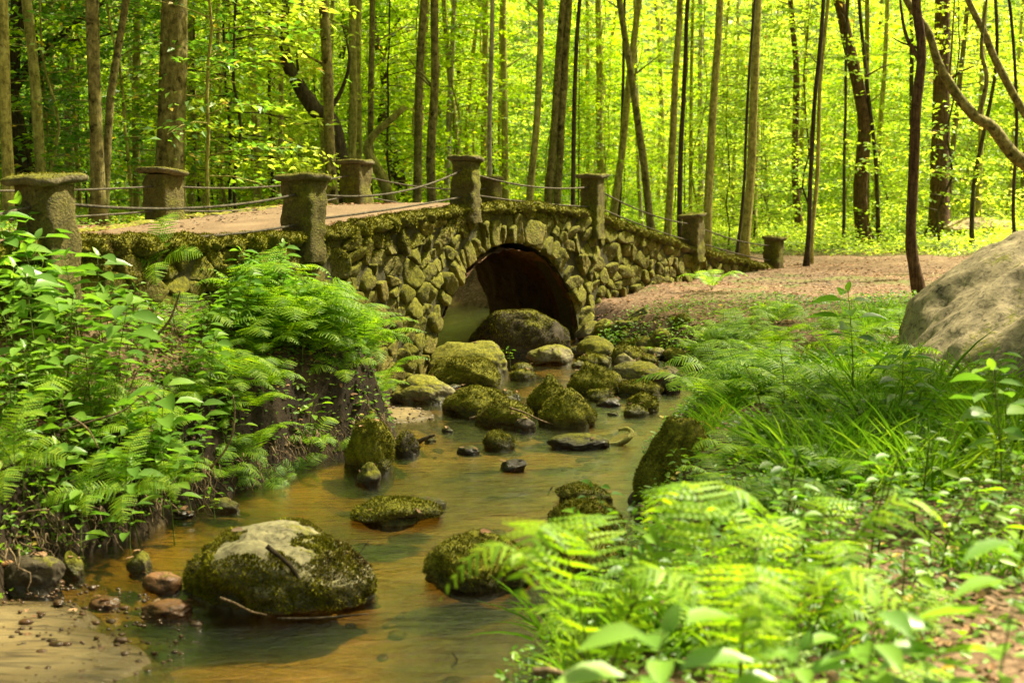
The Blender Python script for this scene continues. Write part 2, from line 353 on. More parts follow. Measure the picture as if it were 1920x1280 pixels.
def axis(lo, a, b, hi, d):
    mid = np.arange(a, b, d); out = []; s = d; x = b
    while x < hi: out.append(x); s = min(s*1.12, 6); x += s
    lo_ = []; s = d; x = a-d
    while x > lo: lo_.append(x); s = min(s*1.12, 6); x -= s
    return np.concatenate([lo_[::-1], mid, out])
gx = axis(-220, -6, 7, 220, .055); gy = axis(-60, 3.5, 24, 260, .055)
GX, GY = np.meshgrid(gx, gy); GZ = H(GX, GY)
ny, nx = GX.shape
idx = np.arange(ny*nx).reshape(ny, nx); F = np.stack([idx[:-1, :-1], idx[:-1, 1:], idx[1:, 1:], idx[1:, :-1]], -1).reshape(-1, 4)
sdg, sideg = sdc(GX, GY); ng = fbm2(GX, GY, 1.7, 9, 4)
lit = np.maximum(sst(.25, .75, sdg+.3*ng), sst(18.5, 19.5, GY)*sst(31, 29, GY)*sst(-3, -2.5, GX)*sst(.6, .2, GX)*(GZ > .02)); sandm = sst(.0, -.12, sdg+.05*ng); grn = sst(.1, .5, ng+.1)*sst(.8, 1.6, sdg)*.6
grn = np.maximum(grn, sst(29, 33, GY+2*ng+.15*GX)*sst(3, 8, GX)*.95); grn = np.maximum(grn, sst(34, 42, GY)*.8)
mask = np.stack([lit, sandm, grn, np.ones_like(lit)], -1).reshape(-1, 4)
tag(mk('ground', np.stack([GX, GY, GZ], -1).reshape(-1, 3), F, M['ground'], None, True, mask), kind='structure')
# water
wx = np.arange(-9, 4.2, .06); wy = np.arange(1.5, 27, .06); WX, WY = np.meshgrid(wx, wy)
sdw, _ = sdc(WX, WY)
WZ = .012*fbm2(WX*1., WY*2.2, 2.0, 21, 3)+.004*fbm2(WX, WY*2.5, 7, 22, 2)
n2, n1 = WX.shape; idx = np.arange(n2*n1).reshape(n2, n1)
keep = (sdw < .5)[:-1, :-1].ravel(); F = np.stack([idx[:-1, :-1], idx[:-1, 1:], idx[1:, 1:], idx[1:, :-1]], -1).reshape(-1, 4)[keep]
us, inv = np.unique(F, return_inverse=True)
tag(mk('stream_water', np.stack([WX, WY, WZ], -1).reshape(-1, 3)[us], inv.reshape(-1, 4), M['water']), kind='structure')
def patch(name, cx, cy, rx, ry, z, seed, mat):
    V = [(cx, cy, z)]; F = []; nr, na = 26, 90
    for i in range(1, nr+1):
        for j in range(na):
            a = 2*math.pi*j/na; q = i/nr; V.append((math.cos(a)*q, math.sin(a)*q, 0))
    V = np.array(V); V[0, :2] = 0; rr = np.hypot(V[:, 0], V[:, 1]); an = np.stack([V[:, 0]*1.2, V[:, 1]*1.2, rr*0], 1)/(rr[:, None]+1e-6)
    k = 1+.22*fbm(an*1.7+5, seed, 4); X = cx+V[:, 0]*rx*k; Y = cy+V[:, 1]*ry*k
    Z = z*(1-rr**2.5)-.14*sst(.9, 1.05, rr)-.0*rr+.008*fbm2(X, Y, 3, seed, 3)
    Fq = []; Ft = [(0, 1+j, 1+(j+1) % na) for j in range(na)]
    for i in range(nr-1):
        for j in range(na):
            a = 1+i*na; Fq.append((a+j, a+na+j, a+na+(j+1) % na, a+(j+1) % na))
    return tag(mk(name, np.stack([X, Y, Z], 1), [np.array(Ft), np.array(Fq)], mat), kind='structure')
patch('sand_bank', -3.15, 6.05, 1.35, 1.0, .055, 3, M['sand'])
patch('sand_bank', -1.2, 12.75, .42, .5, .05, 7, M['sand'])
# ------------------------------------------------------------------ rocks
def ico(sub):
    bm = __import__('bmesh').new(); __import__('bmesh').ops.create_icosphere(bm, subdivisions=sub, radius=1)
    V = np.array([v.co[:] for v in bm.verts]); F = np.array([[v.index for v in f.verts] for f in bm.faces]); bm.free(); return V, F
ICO = {k: ico(k) for k in (3, 4, 5, 6)}
def rock_geo(rx, ry, rz, seed, ang=.3, sub=5, pk=0, skirt=False):
    V, F = ICO[sub]; V = V.copy(); rg = RG(seed)
    for k in range(int(4+ang*14)):
        n = rg.normal(size=3); n /= np.linalg.norm(n); d = rg.uniform(.62, .92)+(.12*(1-ang)); s = V@n; V = V-np.maximum(s-d, 0)[:, None]*n*(.55+.45*ang)
    r = 1+.24*fbm(V*1.3+seed, seed, 2)+.10*fbm(V*3.4+seed, seed+3, 3)+.035*fbm(V*11, seed+5, 3)-.06*np.abs(fbm(V*2.6+seed, seed+8, 3))
    V = V*r[:, None]
    if pk: V[:, :2] *= (1-pk*sst(-.1, 1, V[:, 2]))[:, None]
    V = V/np.array([max(abs(V[:, 0])), max(abs(V[:, 1])), V[:, 2].max()])
    if skirt: zc = np.clip(-V[:, 2], 0, .93); V[:, :2] *= (1+.9*(1/np.sqrt(1-zc**2)-1))[:, None]
    return V*np.array([rx, ry, rz]), F
def tufts(V, F, seed, dens, thr=0., size=.014, up=.1, zmin=None, clump=1.):
    a, b, c = V[F[:, 0]], V[F[:, 1]], V[F[:, 2]]; n = np.cross(b-a, c-a); ar = np.linalg.norm(n, axis=1)/2; n = n/(2*ar[:, None]+1e-12)
    rg = RG(seed); N = int(ar.sum()*dens); k = rg.choice(len(F), N, p=ar/ar.sum()); u = rg.uniform(size=(N, 2)); fl = u.sum(1) > 1; u[fl] = 1-u[fl]
    P = a[k]+(b-a)[k]*u[:, :1]+(c-a)[k]*u[:, 1:]; nn = n[k]
    m = nn[:, 2]*.6+clump*fbm(P*3.5, seed+1, 3)+.3 > thr
    if zmin is not None: m &= P[:, 2] > zmin+.03*fbm(P*8, 4, 2)
    P, nn = P[m], nn[m]; n0 = len(P)
    X = nn+rg.normal(0, .45, (n0, 3))+np.array([0, 0, up]); N2 = rg.normal(size=(n0, 3))
    L = size*rg.uniform(.5, 1.5, n0)*(1+.6*fbm(P*14, 2, 2))
    T = (np.array([(-.3, -.5, 0), (-.3, .5, 0), (1, 0, 0)], float), np.array([(0, 1, 2)]))
    return scatter(T, P, X, N2, L, L*.55)
ROCKS = [ # name,label,cx,base,w,h,mat,moss,ang,depthratio,pk,group
 ('boulder', 'large mossy boulder with a bare pale top and a dark stick on its flank', 500, 1152, 405, 150, 'rockpale', .75, .2, .8, .0),
 ('flat_rock', 'small rusty orange flat rock touching the big pale-topped boulder', 300, 1112, 80, 40, 'rockred', 0, .4, .8, 0),
 ('flat_rock', 'oval brown wet rock lapped by water at the sand bank tip', 305, 1163, 100, 34, 'rockred', 0, .15, .8, 0),
 ('rock', 'small wedge-shaped grey rock with bright moss on its tip', 258, 1078, 52, 48, 'rock', .5, .8, 1, .2),
 ('rock', 'upright rounded grey-green rock at the foot of the dark earth bank', 130, 1086, 46, 58, 'rock', 0, .3, 1, .1),
 ('rock', 'low flat mossy mound of gravel above the pale-topped boulder', 735, 985, 190, 46, 'rockmoss', .8, .2, .7, 0),
 ('rock', 'sunken sandy pale slab just behind the low mossy gravel mound', 795, 957, 85, 20, 'rockbare', 0, .2, .8, 0),
 ('boulder', 'dark mossy boulder with a broken branch leaning on its wet foot', 890, 1106, 228, 108, 'rockmoss', .95, .15, .8, .05),
 ('rock', 'mossy stone half hidden behind bright fern fronds', 1095, 1085, 200, 78, 'rockmoss', .9, .2, .8, 0),
 ('rock', 'small rounded mossy stone peeking above a larger dark mossy one', 1097, 948, 112, 36, 'rockmoss', .95, .1, .8, 0),
 ('rock', 'dark mossy stone below the small rounded one beside the bank', 1102, 1018, 155, 84, 'rockmoss', .9, .1, .8, 0),
 ('boulder', 'big moss-covered bank boulder sloping down into the stream under ferns', 1285, 960, 215, 195, 'rockmoss', .95, .1, .75, .25),
 ('rock', 'lone small black wet rock in open rippling water', 963, 885, 52, 25, 'rockdark', 0, .8, .8, 0),
 ('rock', 'dark mossy lump at the edge of the little sand patch', 758, 855, 56, 50, 'rockdark', .7, .2, .9, .1),
 ('boulder', 'tall mossy boulder at the bank corner with a fern draped over it', 695, 886, 110, 112, 'rockmoss', .6, .2, .9, .1),
 ('rock', 'small black block of stone at the foot of the tall corner boulder', 690, 913, 52, 50, 'rockdark', .4, .5, 1, .1),
 ('boulder', 'pyramid-shaped mossy boulder pointing up in midstream', 1062, 802, 118, 80, 'rockmoss', .9, .2, .8, .5),
 ('boulder', 'mossy boulder directly behind the pyramid-shaped one', 1033, 775, 92, 80, 'rockmoss', .9, .2, .8, .35),
 ('boulder', 'round mossy boulder with two thin twigs crossing it', 945, 802, 112, 58, 'rockmoss', .8, .1, .8, .1),
 ('boulder', 'dark low mossy boulder under a curved pale twig', 893, 782, 132, 60, 'rockmoss', .7, .1, .8, .1),
 ('boulder', 'domed mossy boulder standing upstream of the pyramid-shaped one', 1112, 742, 100, 68, 'rockmoss', .9, .08, .9, .1),
 ('rock', 'small dark round stone between the twig-crossed boulder and the pyramid', 985, 810, 44, 28, 'rockdark', .2, .1, .9, 0),
 ('rock', 'little moss mound on a pebbly rim in shallow brown water', 936, 843, 64, 38, 'rockmoss', .9, .2, .9, .1),
 ('rock', 'low black gravelly stone next to the little moss mound', 878, 853, 46, 16, 'rockdark', 0, .3, .9, 0),
 ('flat_rock', 'long low grey-brown rock with debris beside the curled driftwood', 1085, 842, 122, 28, 'rockdark', .15, .3, .6, 0),
 ('boulder', 'long bright mossy boulder lying below the bridge pier', 872, 728, 146, 60, 'rockmoss', .95, .08, .8, .05),
 ('boulder', 'smooth long grey-green boulder against the bridge pier foot', 878, 708, 172, 72, 'rock', .35, .15, .8, .1),
 ('flat_rock', 'broad flat grey rock with a wet ledge above the small sand patch', 790, 757, 128, 56, 'rockbare', .2, .2, .8, 0),
 ('boulder', 'huge smooth dark boulder filling the foot of the arch opening', 973, 664, 208, 90, 'rockdark', .75, .12, .7, .1),
 ('rock', 'small rounded stone leaning on the front of the huge arch boulder', 1008, 658, 62, 32, 'rock', .6, .15, .9, .1),
 ('flat_rock', 'flat grey slab in the water below the arch', 1035, 684, 98, 38, 'rockbare', .25, .7, .8, 0),
 ('rock', 'rounded brown-green rock beside the flat grey slab', 1118, 673, 78, 44, 'rock', .5, .2, .9, .05),
 ('rock', 'pale angular rock resting above the rounded brown-green one', 1115, 634, 74, 34, 'rockbare', .2, .8, .8, .1),
 ('rock', 'small mossy dome in front of the rounded brown-green rock', 1108, 688, 58, 28, 'rockmoss', .8, .1, .9, .1),
 ('rock', 'sharp-edged mossy slab tilted on the bank side of the stream', 1178, 683, 78, 42, 'rock', .6, .9, .8, .2),
 ('rock', 'small square stone on top of the sharp-edged slab heap', 1215, 664, 48, 34, 'rock', .4, .7, .9, .1),
 ('flat_rock', 'long flat tan rock with thin moss at the water edge', 1205, 718, 124, 40, 'rockbare', .35, .2, .8, 0),
 ('rock', 'low mossy rock between the long tan rock and the stream', 1200, 745, 86, 32, 'rockmoss', .6, .1, .9, 0),
 ('rock', 'brown mossy rock lowest of the heap by the fern bank', 1210, 773, 66, 38, 'rockmoss', .6, .1, .9, .05),
 ('rock', 'dark shaded stone tucked against the fern bank', 1258, 737, 42, 36, 'rockdark', .3, .2, .9, 0),
 ('boulder', 'mossy block stone supporting the end of the arch ring', 1092, 622, 66, 52, 'rock', .5, .6, .9, 0),
 ('rock', 'pale grey stone half buried in dead leaves by the bridge wall', 1205, 610, 46, 30, 'rockbare', .1, .6, .9, .1),
 ('rock', 'grey wet stone in the dark shallows under the earth bank', 415, 962, 60, 30, 'rock', 0, .5, .8, .1),
 ('flat_rock', 'flat dark stone barely above the shallows under the earth bank', 335, 972, 56, 16, 'rockdark', 0, .3, .8, 0),
 ('rock', 'lumpy dark rock where the sand bank meets the earth bank', 45, 1118, 150, 80, 'rockdark', .3, .5, .6, 0),
 ('rock', 'tall narrow stone leaning on the wall among ferns', 662, 640, 46, 78, 'rock', .4, .4, .8, 0),
 ('rock', 'mossy stone at the wall foot beside the pier', 745, 690, 90, 60, 'rockmoss', .6, .3, .8, 0),
 ('rock', 'round wet cobble under brown water off the boulder', 190, 1140, 60, 18, 'rockred', 0, .1, .9, 0),
]
def cy_rock(cx, by): return cx > 1060 and by < 780
ZB = {634: .22, 664: .0, 610: .33, 640: .95, 622: .05}
for i, (nm, lb, cx, by, w, h, mt, mo, ang, dr, pk) in enumerate(ROCKS):
    z0 = {'pale angular': .2, 'pale grey sto': .35, 'tall narrow s': .75}.get(lb[:13], .0)
    if lb.startswith('pale angular'): z0 = .2
    for _ in range(8):
        p = PZ(cx, by, z0)
        if cy_rock(cx, by): z0 = .6*z0+.4*max(0, H1(p[0], p[1])-.02)
    Y = p[1]; W = px2m(w, Y); Hh = px2m(h, Y)*.9; ry = W/2*dr
    sub = 6 if w > 300 else 5 if w > 90 else 4
    V, F = rock_geo(W/2, ry, Hh*.72, 40+i*3, ang, sub, pk, True)
    V = V+np.array([0, 0, Hh*.28]); o = mk(nm, V, F, M[mt]); o.location = (p[0], Y+ry*.8, z0); tag(o, lb, 'boulder' if nm == 'boulder' else 'rock')
    if i == 0:
        cz = V[F].mean(1); q = (cz[:, 2]/Hh-.80)*2.4-np.maximum(0, np.abs(cz[:, 0]/W+.03)-.22)*5+.9*fbm(cz*5, 3, 4); top = q > 0
        F = F[~top]; tv, tf = tufts(V, F, 3, 36000, -.9, .015, .0, .03, .75); mk('moss', tv, tf, M['moss'], o, False)
    elif mo > .55:
        base = -.02 if z0 > 0 else .035
        tv, tf = tufts(V, F, i, 13000 if w > 90 else 15000, 1.08-mo*.95, .014 if w < 300 else .012, .1, base, .9)
        if len(tv): mk('moss', tv, tf, M['moss'], o, False)
rg = RG(606); K = 0
while K < 34:
    px_, py_ = rg.uniform(770, 1240), rg.uniform(685, 850); p = PZ(px_, py_, 0); sdr = float(sdc(np.array([p[0]]), np.array([p[1]]))[0][0])
    if sdr > -.1 or (py_ > 790 and px_ > 880): continue
    w = rg.uniform(22, 58); W = px2m(w, p[1]); Hh = W*rg.uniform(.25, .5); mt, mo = (('rockmoss', .9), ('rockdark', .2), ('rockmoss', .8))[K % 3]; V, F = rock_geo(W/2, W*.42, Hh*.75, 6000+K, rg.uniform(.1, .6), 4, 0, True); V[:, 2] += Hh*.15
    o = mk('rock', V, F, M[mt]); o.location = (p[0], p[1]+W*.3, 0); tag(o, 'small wet stone between the mossy boulders in the shallow riffle', 'rock', 'small wet stones of the riffle'); K += 1
    if mo > .7:
        tv, tf = tufts(V, F, K, 13000, .1, .012, .1, .02, .7)
        if len(tv): mk('moss', tv, tf, M['moss'], o, False)
rg = RG(404); K = 0; kind_ = (('rockmoss', .8), ('rock', .5), ('rockbare', .2), ('rock', .6))
while K < 42:
    px_, py_ = rg.uniform(1050, 1290), rg.uniform(596, 735)
    if py_ > 735-(px_-1050)*.1 or (px_ < 1100 and py_ > 690) or (px_ < 1120 and py_ < 640): continue
    z0 = .1
    for _ in range(8): p = PZ(px_, py_, z0); z0 = .6*z0+.4*max(0, H1(p[0], p[1])-.03)
    w = rg.uniform(20, 52); W = px2m(w, p[1]); Hh = W*rg.uniform(.35, .6); mt, mo = kind_[K % 4]; V, F = rock_geo(W/2, W*.42, Hh*.75, 4000+K, rg.uniform(.1, .8), 4); V[:, 2] += Hh*.2
    o = mk('rock', V, F, M[mt]); o.location = (p[0], p[1]+W*.3, z0); o.rotation_euler = (rg.normal(0, .15), rg.normal(0, .15), rg.uniform(0, 6.28)); tag(o, 'small stone wedged in the jumble between the arch foot and the fern bank', 'rock', 'small stones in the jumble by the arch foot'); K += 1
    if mo > .7:
        tv, tf = tufts(V, F, K, 12000, 1.08-mo*.95, .011, .1, -.02, .9)
        if len(tv): mk('moss', tv, tf, M['moss'], o, False)
# big grey boulder on the right bank
bp = (6.35, 12.0)
V, F = rock_geo(2.75, 2.0, 2.15, 777, .06, 6, .18); V[:, 2] = np.maximum(V[:, 2], -1.2)
V = V+(V/np.array([2.75, 2.0, 2.15]))*(.03*fbm(V*2, 8, 4))[:, None]
cr = np.abs(V[:, 2]-.35-.12*V[:, 0]-.05*vn(V*2, 3)); V -= (V/np.linalg.norm(V, axis=1)[:, None])*(.05*np.exp(-(cr/.035)**2))[:, None]
o = mk('boulder', V, F, M['boulder']); o.location = (bp[0], bp[1], .35); tag(o, 'huge smooth grey boulder with a long dark crack and scattered dead leaves', 'boulder')
k = np.where((cr < .07) & (V[:, 2] > 0))[0]
sel = F[np.isin(F[:, 0], k)]; tv, tf = tufts(V, sel, 5, 9000, -2, .016); mk('moss', tv, tf, M['moss'], o, False)
V2, F2 = rock_geo(1.2, .9, .35, 60, .2, 5); o = mk('boulder', V2, F2, M['boulder']); q = PZ(1830, 402, 1.45); o.location = (XatY(1830, 36), 36, H1(XatY(1830, 36), 36)+.12)
tag(o, 'pale low rock showing through the grass up the sunny slope', 'boulder')
# ------------------------------------------------------------------ bridge
NP = np.array([(-5.3, 3.9), (-3.42, 9.5), (-2.085, 13), (-.57, 16.6), (1.27, 20.), (3.3, 23.3), (5.4, 26.4), (7.4, 29)], float)
def crs(P, n=60):
    Q = []; P = np.vstack([2*P[0]-P[1], P, 2*P[-1]-P[-2]])
    for i in range(1, len(P)-2):
        for t in np.linspace(0, 1, n, endpoint=False):
            a, b, c, d = P[i-1:i+3]; Q.append(.5*((2*b)+(-a+c)*t+(2*a-5*b+4*c-d)*t*t+(-a+3*b-3*c+d)*t**3))
    Q.append(P[-2]); return np.array(Q)
CC = crs(NP); CS = np.concatenate([[0], np.cumsum(np.hypot(*np.diff(CC, axis=0).T))])
def C_(s, off=0):
    s = np.asarray(s, float); x = np.interp(s, CS, CC[:, 0]); y = np.interp(s, CS, CC[:, 1])
    dx = np.interp(s+.15, CS, CC[:, 0])-np.interp(s-.15, CS, CC[:, 0]); dy = np.interp(s+.15, CS, CC[:, 1])-np.interp(s-.15, CS, CC[:, 1]); l = np.hypot(dx, dy)
    return x+dy/l*off, y-dx/l*off
SN = [CS[60*k] for k in range(1, 7)]   # s of posts N0..N5
def s_at_px(px):
    r = (CC[:, 0]/CC[:, 1]*FPX+960); return float(np.interp(px, r[60:420], CS[60:420]))
S0, S1 = s_at_px(806)-.02, s_at_px(1090); SM, SA, SB = (S0+S1)/2, (S1-S0)/2, 1.53
ztop_s = [0]+[SN[0]]+[SN[1], SN[2], (SN[2]+SN[3])/2, SN[3], SN[4], SN[5], SN[5]+3]
ztop_z = [1.8, 1.86, 1.79, 2.02, 2.03, 1.87, 1.16, .62, .6]
def ZT(s): return np.interp(s, ztop_s, ztop_z)
BW = 3.15
SE = SN[5]+.25
def arch_z(s):
    t = np.clip(1-((s-SM)/SA)**2, 0, 1); return np.where(abs(s-SM) < SA, -.3+(SB+.3)*np.sqrt(t), -.4)
bridge = empty('stone_bridge', (0, 0, 0)); tag(bridge, 'mossy rubble stone arch bridge with square posts and sagging cable rails over the stream', 'bridge')
# inner walls either side of the fill, and the skewed vault between them
SK = 2.45
st = np.unique(np.concatenate([np.arange(SN[0]-2.2, SE, .12), np.linspace(S0+.001, S1-.001, 60), [S0, S1], np.linspace(S0+.001, S1-.001, 60)+SK, [S0+SK, S1+SK]]))
for o1, o2, sh in ((-.01, -.3, 0), (-BW+.3, -BW+.05, SK)):
    ring = []
    for s in st:
        zt = float(ZT(s))-.05; zb = float(arch_z(s-sh)); a = C_(s, o1); b = C_(s, o2)
        zb = min(zb, zt-.08)
        ring.append([(a[0], a[1], zb), (a[0], a[1], zt), (b[0], b[1], zt), (b[0], b[1], zb)])
    V = np.array(ring).reshape(-1, 3); n = len(st); i = np.arange(n-1)[:, None]*4; j = np.arange(4)[None]
    F = np.stack([i+j, i+4+j, i+4+(j+1) % 4, i+(j+1) % 4], -1).reshape(-1, 4)
    F = np.vstack([F, [[0, 1, 2, 3]], [[4*n-1, 4*n-2, 4*n-3, 4*n-4]]]); mk('inner_wall', V, F, M['mortar'], bridge, False)
a = C_(SE, -.04); b = C_(SE, -BW+.04); a2 = C_(SE+.12, -.04); b2 = C_(SE+.12, -BW+.04); zt = float(ZT(SE))-.06
V = [(p[0], p[1], z) for p in (a, b, b2, a2) for z in (.1, zt)]; mk('end_wall', V, np.array([(0, 1, 3, 2), (2, 3, 5, 4), (4, 5, 7, 6), (6, 7, 1, 0), (1, 7, 5, 3)]), M['mortar'], bridge, False)
th = np.linspace(0, math.pi, 110); wv = np.linspace(-.02, -BW+.02, 90); TH, WV = np.meshgrid(th, wv)
ss = SM-np.cos(TH)*(SA-.02)+SK*(-WV/BW); zz = -.3+(SB+.3-.02)*np.sin(TH); xs, ys = C_(ss, 0); nx_, ny_ = C_(ss, 1); nx_ -= xs; ny_ -= ys
P = np.stack([xs+nx_*WV, ys+ny_*WV, zz], -1); q3 = np.stack([TH.ravel()*5, WV.ravel()*3, TH.ravel()*0], 1); nz_ = (.09*fbm(q3, 31, 4)+.05*np.abs(fbm(q3*np.array([2.2, 1.3, 1]), 4, 3))).reshape(TH.shape)
zlim = np.interp(ss, ztop_s, ztop_z)-.14
P[..., 2] -= nz_*np.sin(TH)+.03; P[..., 2] = np.minimum(P[..., 2], zlim)
tx = C_(SM+.1, 0)[0]-C_(SM-.1, 0)[0]; ty = C_(SM+.1, 0)[1]-C_(SM-.1, 0)[1]; tl = math.hypot(tx, ty)
P[..., 0] += tx/tl*np.cos(TH)*(.03+nz_); P[..., 1] += ty/tl*np.cos(TH)*(.03+nz_)
a_, b_ = TH.shape; idx = np.arange(a_*b_).reshape(a_, b_)
mk('vault', P.reshape(-1, 3), np.stack([idx[:-1, :-1], idx[:-1, 1:], idx[1:, 1:], idx[1:, :-1]], -1).reshape(-1, 4), M['vault'], bridge)
# rubble facing by voronoi cells
def clip(poly, p, q):
    m = (p+q)/2; n = q-p; out = []; L = len(poly)
    d = [(v-m)@n for v in poly]
    for k in range(L):
        a, b, da, db = poly[k], poly[(k+1) % L], d[k], d[(k+1) % L]
        if da <= 0: out.append(a)
        if da*db < 0: out.append(a+(b-a)*da/(da-db))
    return out
def stone(mb, poly, mapf, rg, gap=.009, bulge=.052, nb=24, lay=True):
    poly = np.array(poly); c = poly.mean(0); L = np.hypot(*(np.roll(poly, -1, 0)-poly).T); cum = np.concatenate([[0], np.cumsum(L)]); P2 = np.vstack([poly, poly[:1]])
    t = np.linspace(0, cum[-1], nb, endpoint=False)+rg.uniform(0, .02); B = np.stack([np.interp(t, cum, P2[:, 0]), np.interp(t, cum, P2[:, 1])], 1)
    for _ in range(int(rg.choice([0, 1, 1, 2]))): B = B*.5+(np.roll(B, 1, 0)+np.roll(B, -1, 0))*.25
    ph = rg.uniform(0, 50); B += .016*np.stack([fbm(np.column_stack([B*9, B[:, 0]*0+ph]), 3, 2), fbm(np.column_stack([B*9, B[:, 0]*0+ph+9]), 4, 2)], 1)
    size = math.sqrt(max(1e-4, .5*abs(np.sum(poly[:, 0]*np.roll(poly[:, 1], -1)-poly[:, 1]*np.roll(poly[:, 0], -1)))))
    if size < .03: return
    k0 = max(.72, 1-gap/size*rg.uniform(.4, 1.7)); bu = bulge*min(1.4, size/.2)*rg.uniform(.3, 1.25); tilt = rg.normal(0, .20, 2); flat = rg.uniform(.0, 1)
    V = []
    for q, o_ in ((k0, -.07), (k0*.985, bu*.35), (k0*.945, bu*(.62+.28*flat)), (k0*.84, bu*(.86+.12*flat)), (k0*.55, bu*(.93+.05*flat)), (k0*.28, bu)):
        p = c+(B-c)*q; V.append(np.column_stack([p, o_+(p-c)@tilt*(o_ > -.01)]))
    V.append(np.array([[c[0], c[1], bu]])); V = np.vstack(V); V[:, 2] += .03*fbm(V*8+ph, 3, 3)+.02*np.abs(fbm(V*17+ph, 6, 2)); V[:, 0] += .010*fbm(V*13+ph, 5, 2)
    F = []
    for r in range(5):
        a = r*nb; F += [(a+j, a+(j+1) % nb, a+nb+(j+1) % nb, a+nb+j) for j in range(nb)]
    F3 = [(5*nb+j, 5*nb+(j+1) % nb, 6*nb) for j in range(nb)]
    mb.add(mapf(V), [np.array(F), np.array(F3)])
def face_map(off0, sgn=1):
    def f(V):
        if sgn < 0: V = V.copy(); V[:, 2], z0 = V[:, 2], V[:, 0]; V[:, 0] = z0+SK; V[:, 1] = V[:, 1]+ZT(V[:, 0])-ZT(z0)
        x, y = C_(V[:, 0], 0); x1, y1 = C_(V[:, 0], 1); o_ = off0+sgn*V[:, 2]; return np.column_stack([x+(x1-x)*o_, y+(y1-y)*o_, V[:, 1]])
    return f
RT = .40
def inarch(s, z, k=1.):  # ellipse metric including ring
    return ((s-SM)/(SA+RT*k))**2+((z+.3)/(SB+.3+RT*k))**2
rg = RG(5); pts = []; s = 0; sl, sh = SN[0]-1.6, SE
tries = 0
gh = {}
def gz(s):
    k = round(s*5)
    if k not in gh: x, y = C_(k/5., .15); gh[k] = H1(float(x), float(y))
    return gh[k]
rad = []
while tries < 26000:
    tries += 1; s = rg.uniform(sl, sh); zt = float(ZT(s))-.07; z = rg.uniform(-.15, 2.05)
    if z > zt-.05 or z < gz(s)-.3: continue
    if inarch(s, z) < 1.03: continue
    r = rg.choice([.06, .11, .17, .26], p=[.2, .28, .3, .22])
    if pts:
        A = np.array(pts); d = np.hypot((A[:, 0]-s)*.66, A[:, 1]-z)
        if (d < (r+np.array(rad))*.86).any(): continue
    pts.append((s, z)); rad.append(r)
real = len(pts)
for s in np.arange(sl, sh, .16):
    pts.append((s, float(ZT(s))+.02+rg.uniform(-.02, .02)))
for a in np.linspace(-.15, math.pi+.15, 46): pts.append((SM+math.cos(a)*(SA+RT-.13), -.3+math.sin(a)*(SB+.3+RT-.13)))
A = np.array(pts); A[:, 0] *= .75; mb = MB(); mb2 = MB(); mbr = MB(); mb3 = MB(); fm = face_map(-.02); fm2 = face_map(-BW+.02, -1)
for i in range(real):
    d = np.hypot(*(A-A[i]).T); nbk = np.argsort(d)[1:22]; p = A[i]; poly = [p+np.array(v) for v in ((-.45, -.3), (.45, -.3), (.45, .3), (-.45, .3))]
    for q in nbk:
        poly = clip(poly, p, A[q])
        if len(poly) < 3: break
    if len(poly) < 3: continue
    poly = [np.array((v[0]/.75, v[1])) for v in poly]
    sh_ = .10*rg.normal(); pc = np.mean(poly, 0); poly = [np.array((v[0]+(v[1]-pc[1])*sh_, v[1]+(v[0]-pc[0])*sh_)) for v in poly]
    L_ = p[0]/.75 < SM; stone(mb if L_ else mbr, poly, fm, rg); stone(mb2 if L_ else mb3, poly, fm2, rg, nb=10)
facings = [mb.build('stone_facing', M['wallstone'], bridge), mbr.build('stone_facing', M['wallstone'], bridge)]; mb2.build('stone_facing', M['wallstone'], bridge); mb3.build('stone_facing', M['wallstone'], bridge)
# arch ring
for side_, off, nb in ((1, 0, 16), (-1, -BW, 10)):
    mb = MB(); a = -.02; f = face_map(off+.0, side_); rg = RG(12)
    while a < math.pi+.02:
        da = rg.choice([.05, .07, .1, .14], p=[.3, .35, .25, .1])*rg.uniform(.85, 1.2); e = a+da; rt = RT*rg.uniform(.62, 1.1); skew = rg.normal(0, .03)
        def ep(t, k): return np.array((SM-math.cos(t)*(SA+k), -.3+math.sin(t)*(SB+.3+k)))
        poly = [ep(a, 0), ep(e, 0), ep(e+skew, rt*.6), ep(e-da*.1+skew, rt), ep(a+da*.1+skew, rt*rg.uniform(.9, 1)), ep(a+skew*.5, rt*.55)]
        if side_ == 1: stone(mb, poly, f, rg, .005, .05, 20)
        else: stone(mb, poly, f, rg, .010, .08, 10)
        a = e
    mb.build('arch_ring', M['vous'], bridge)
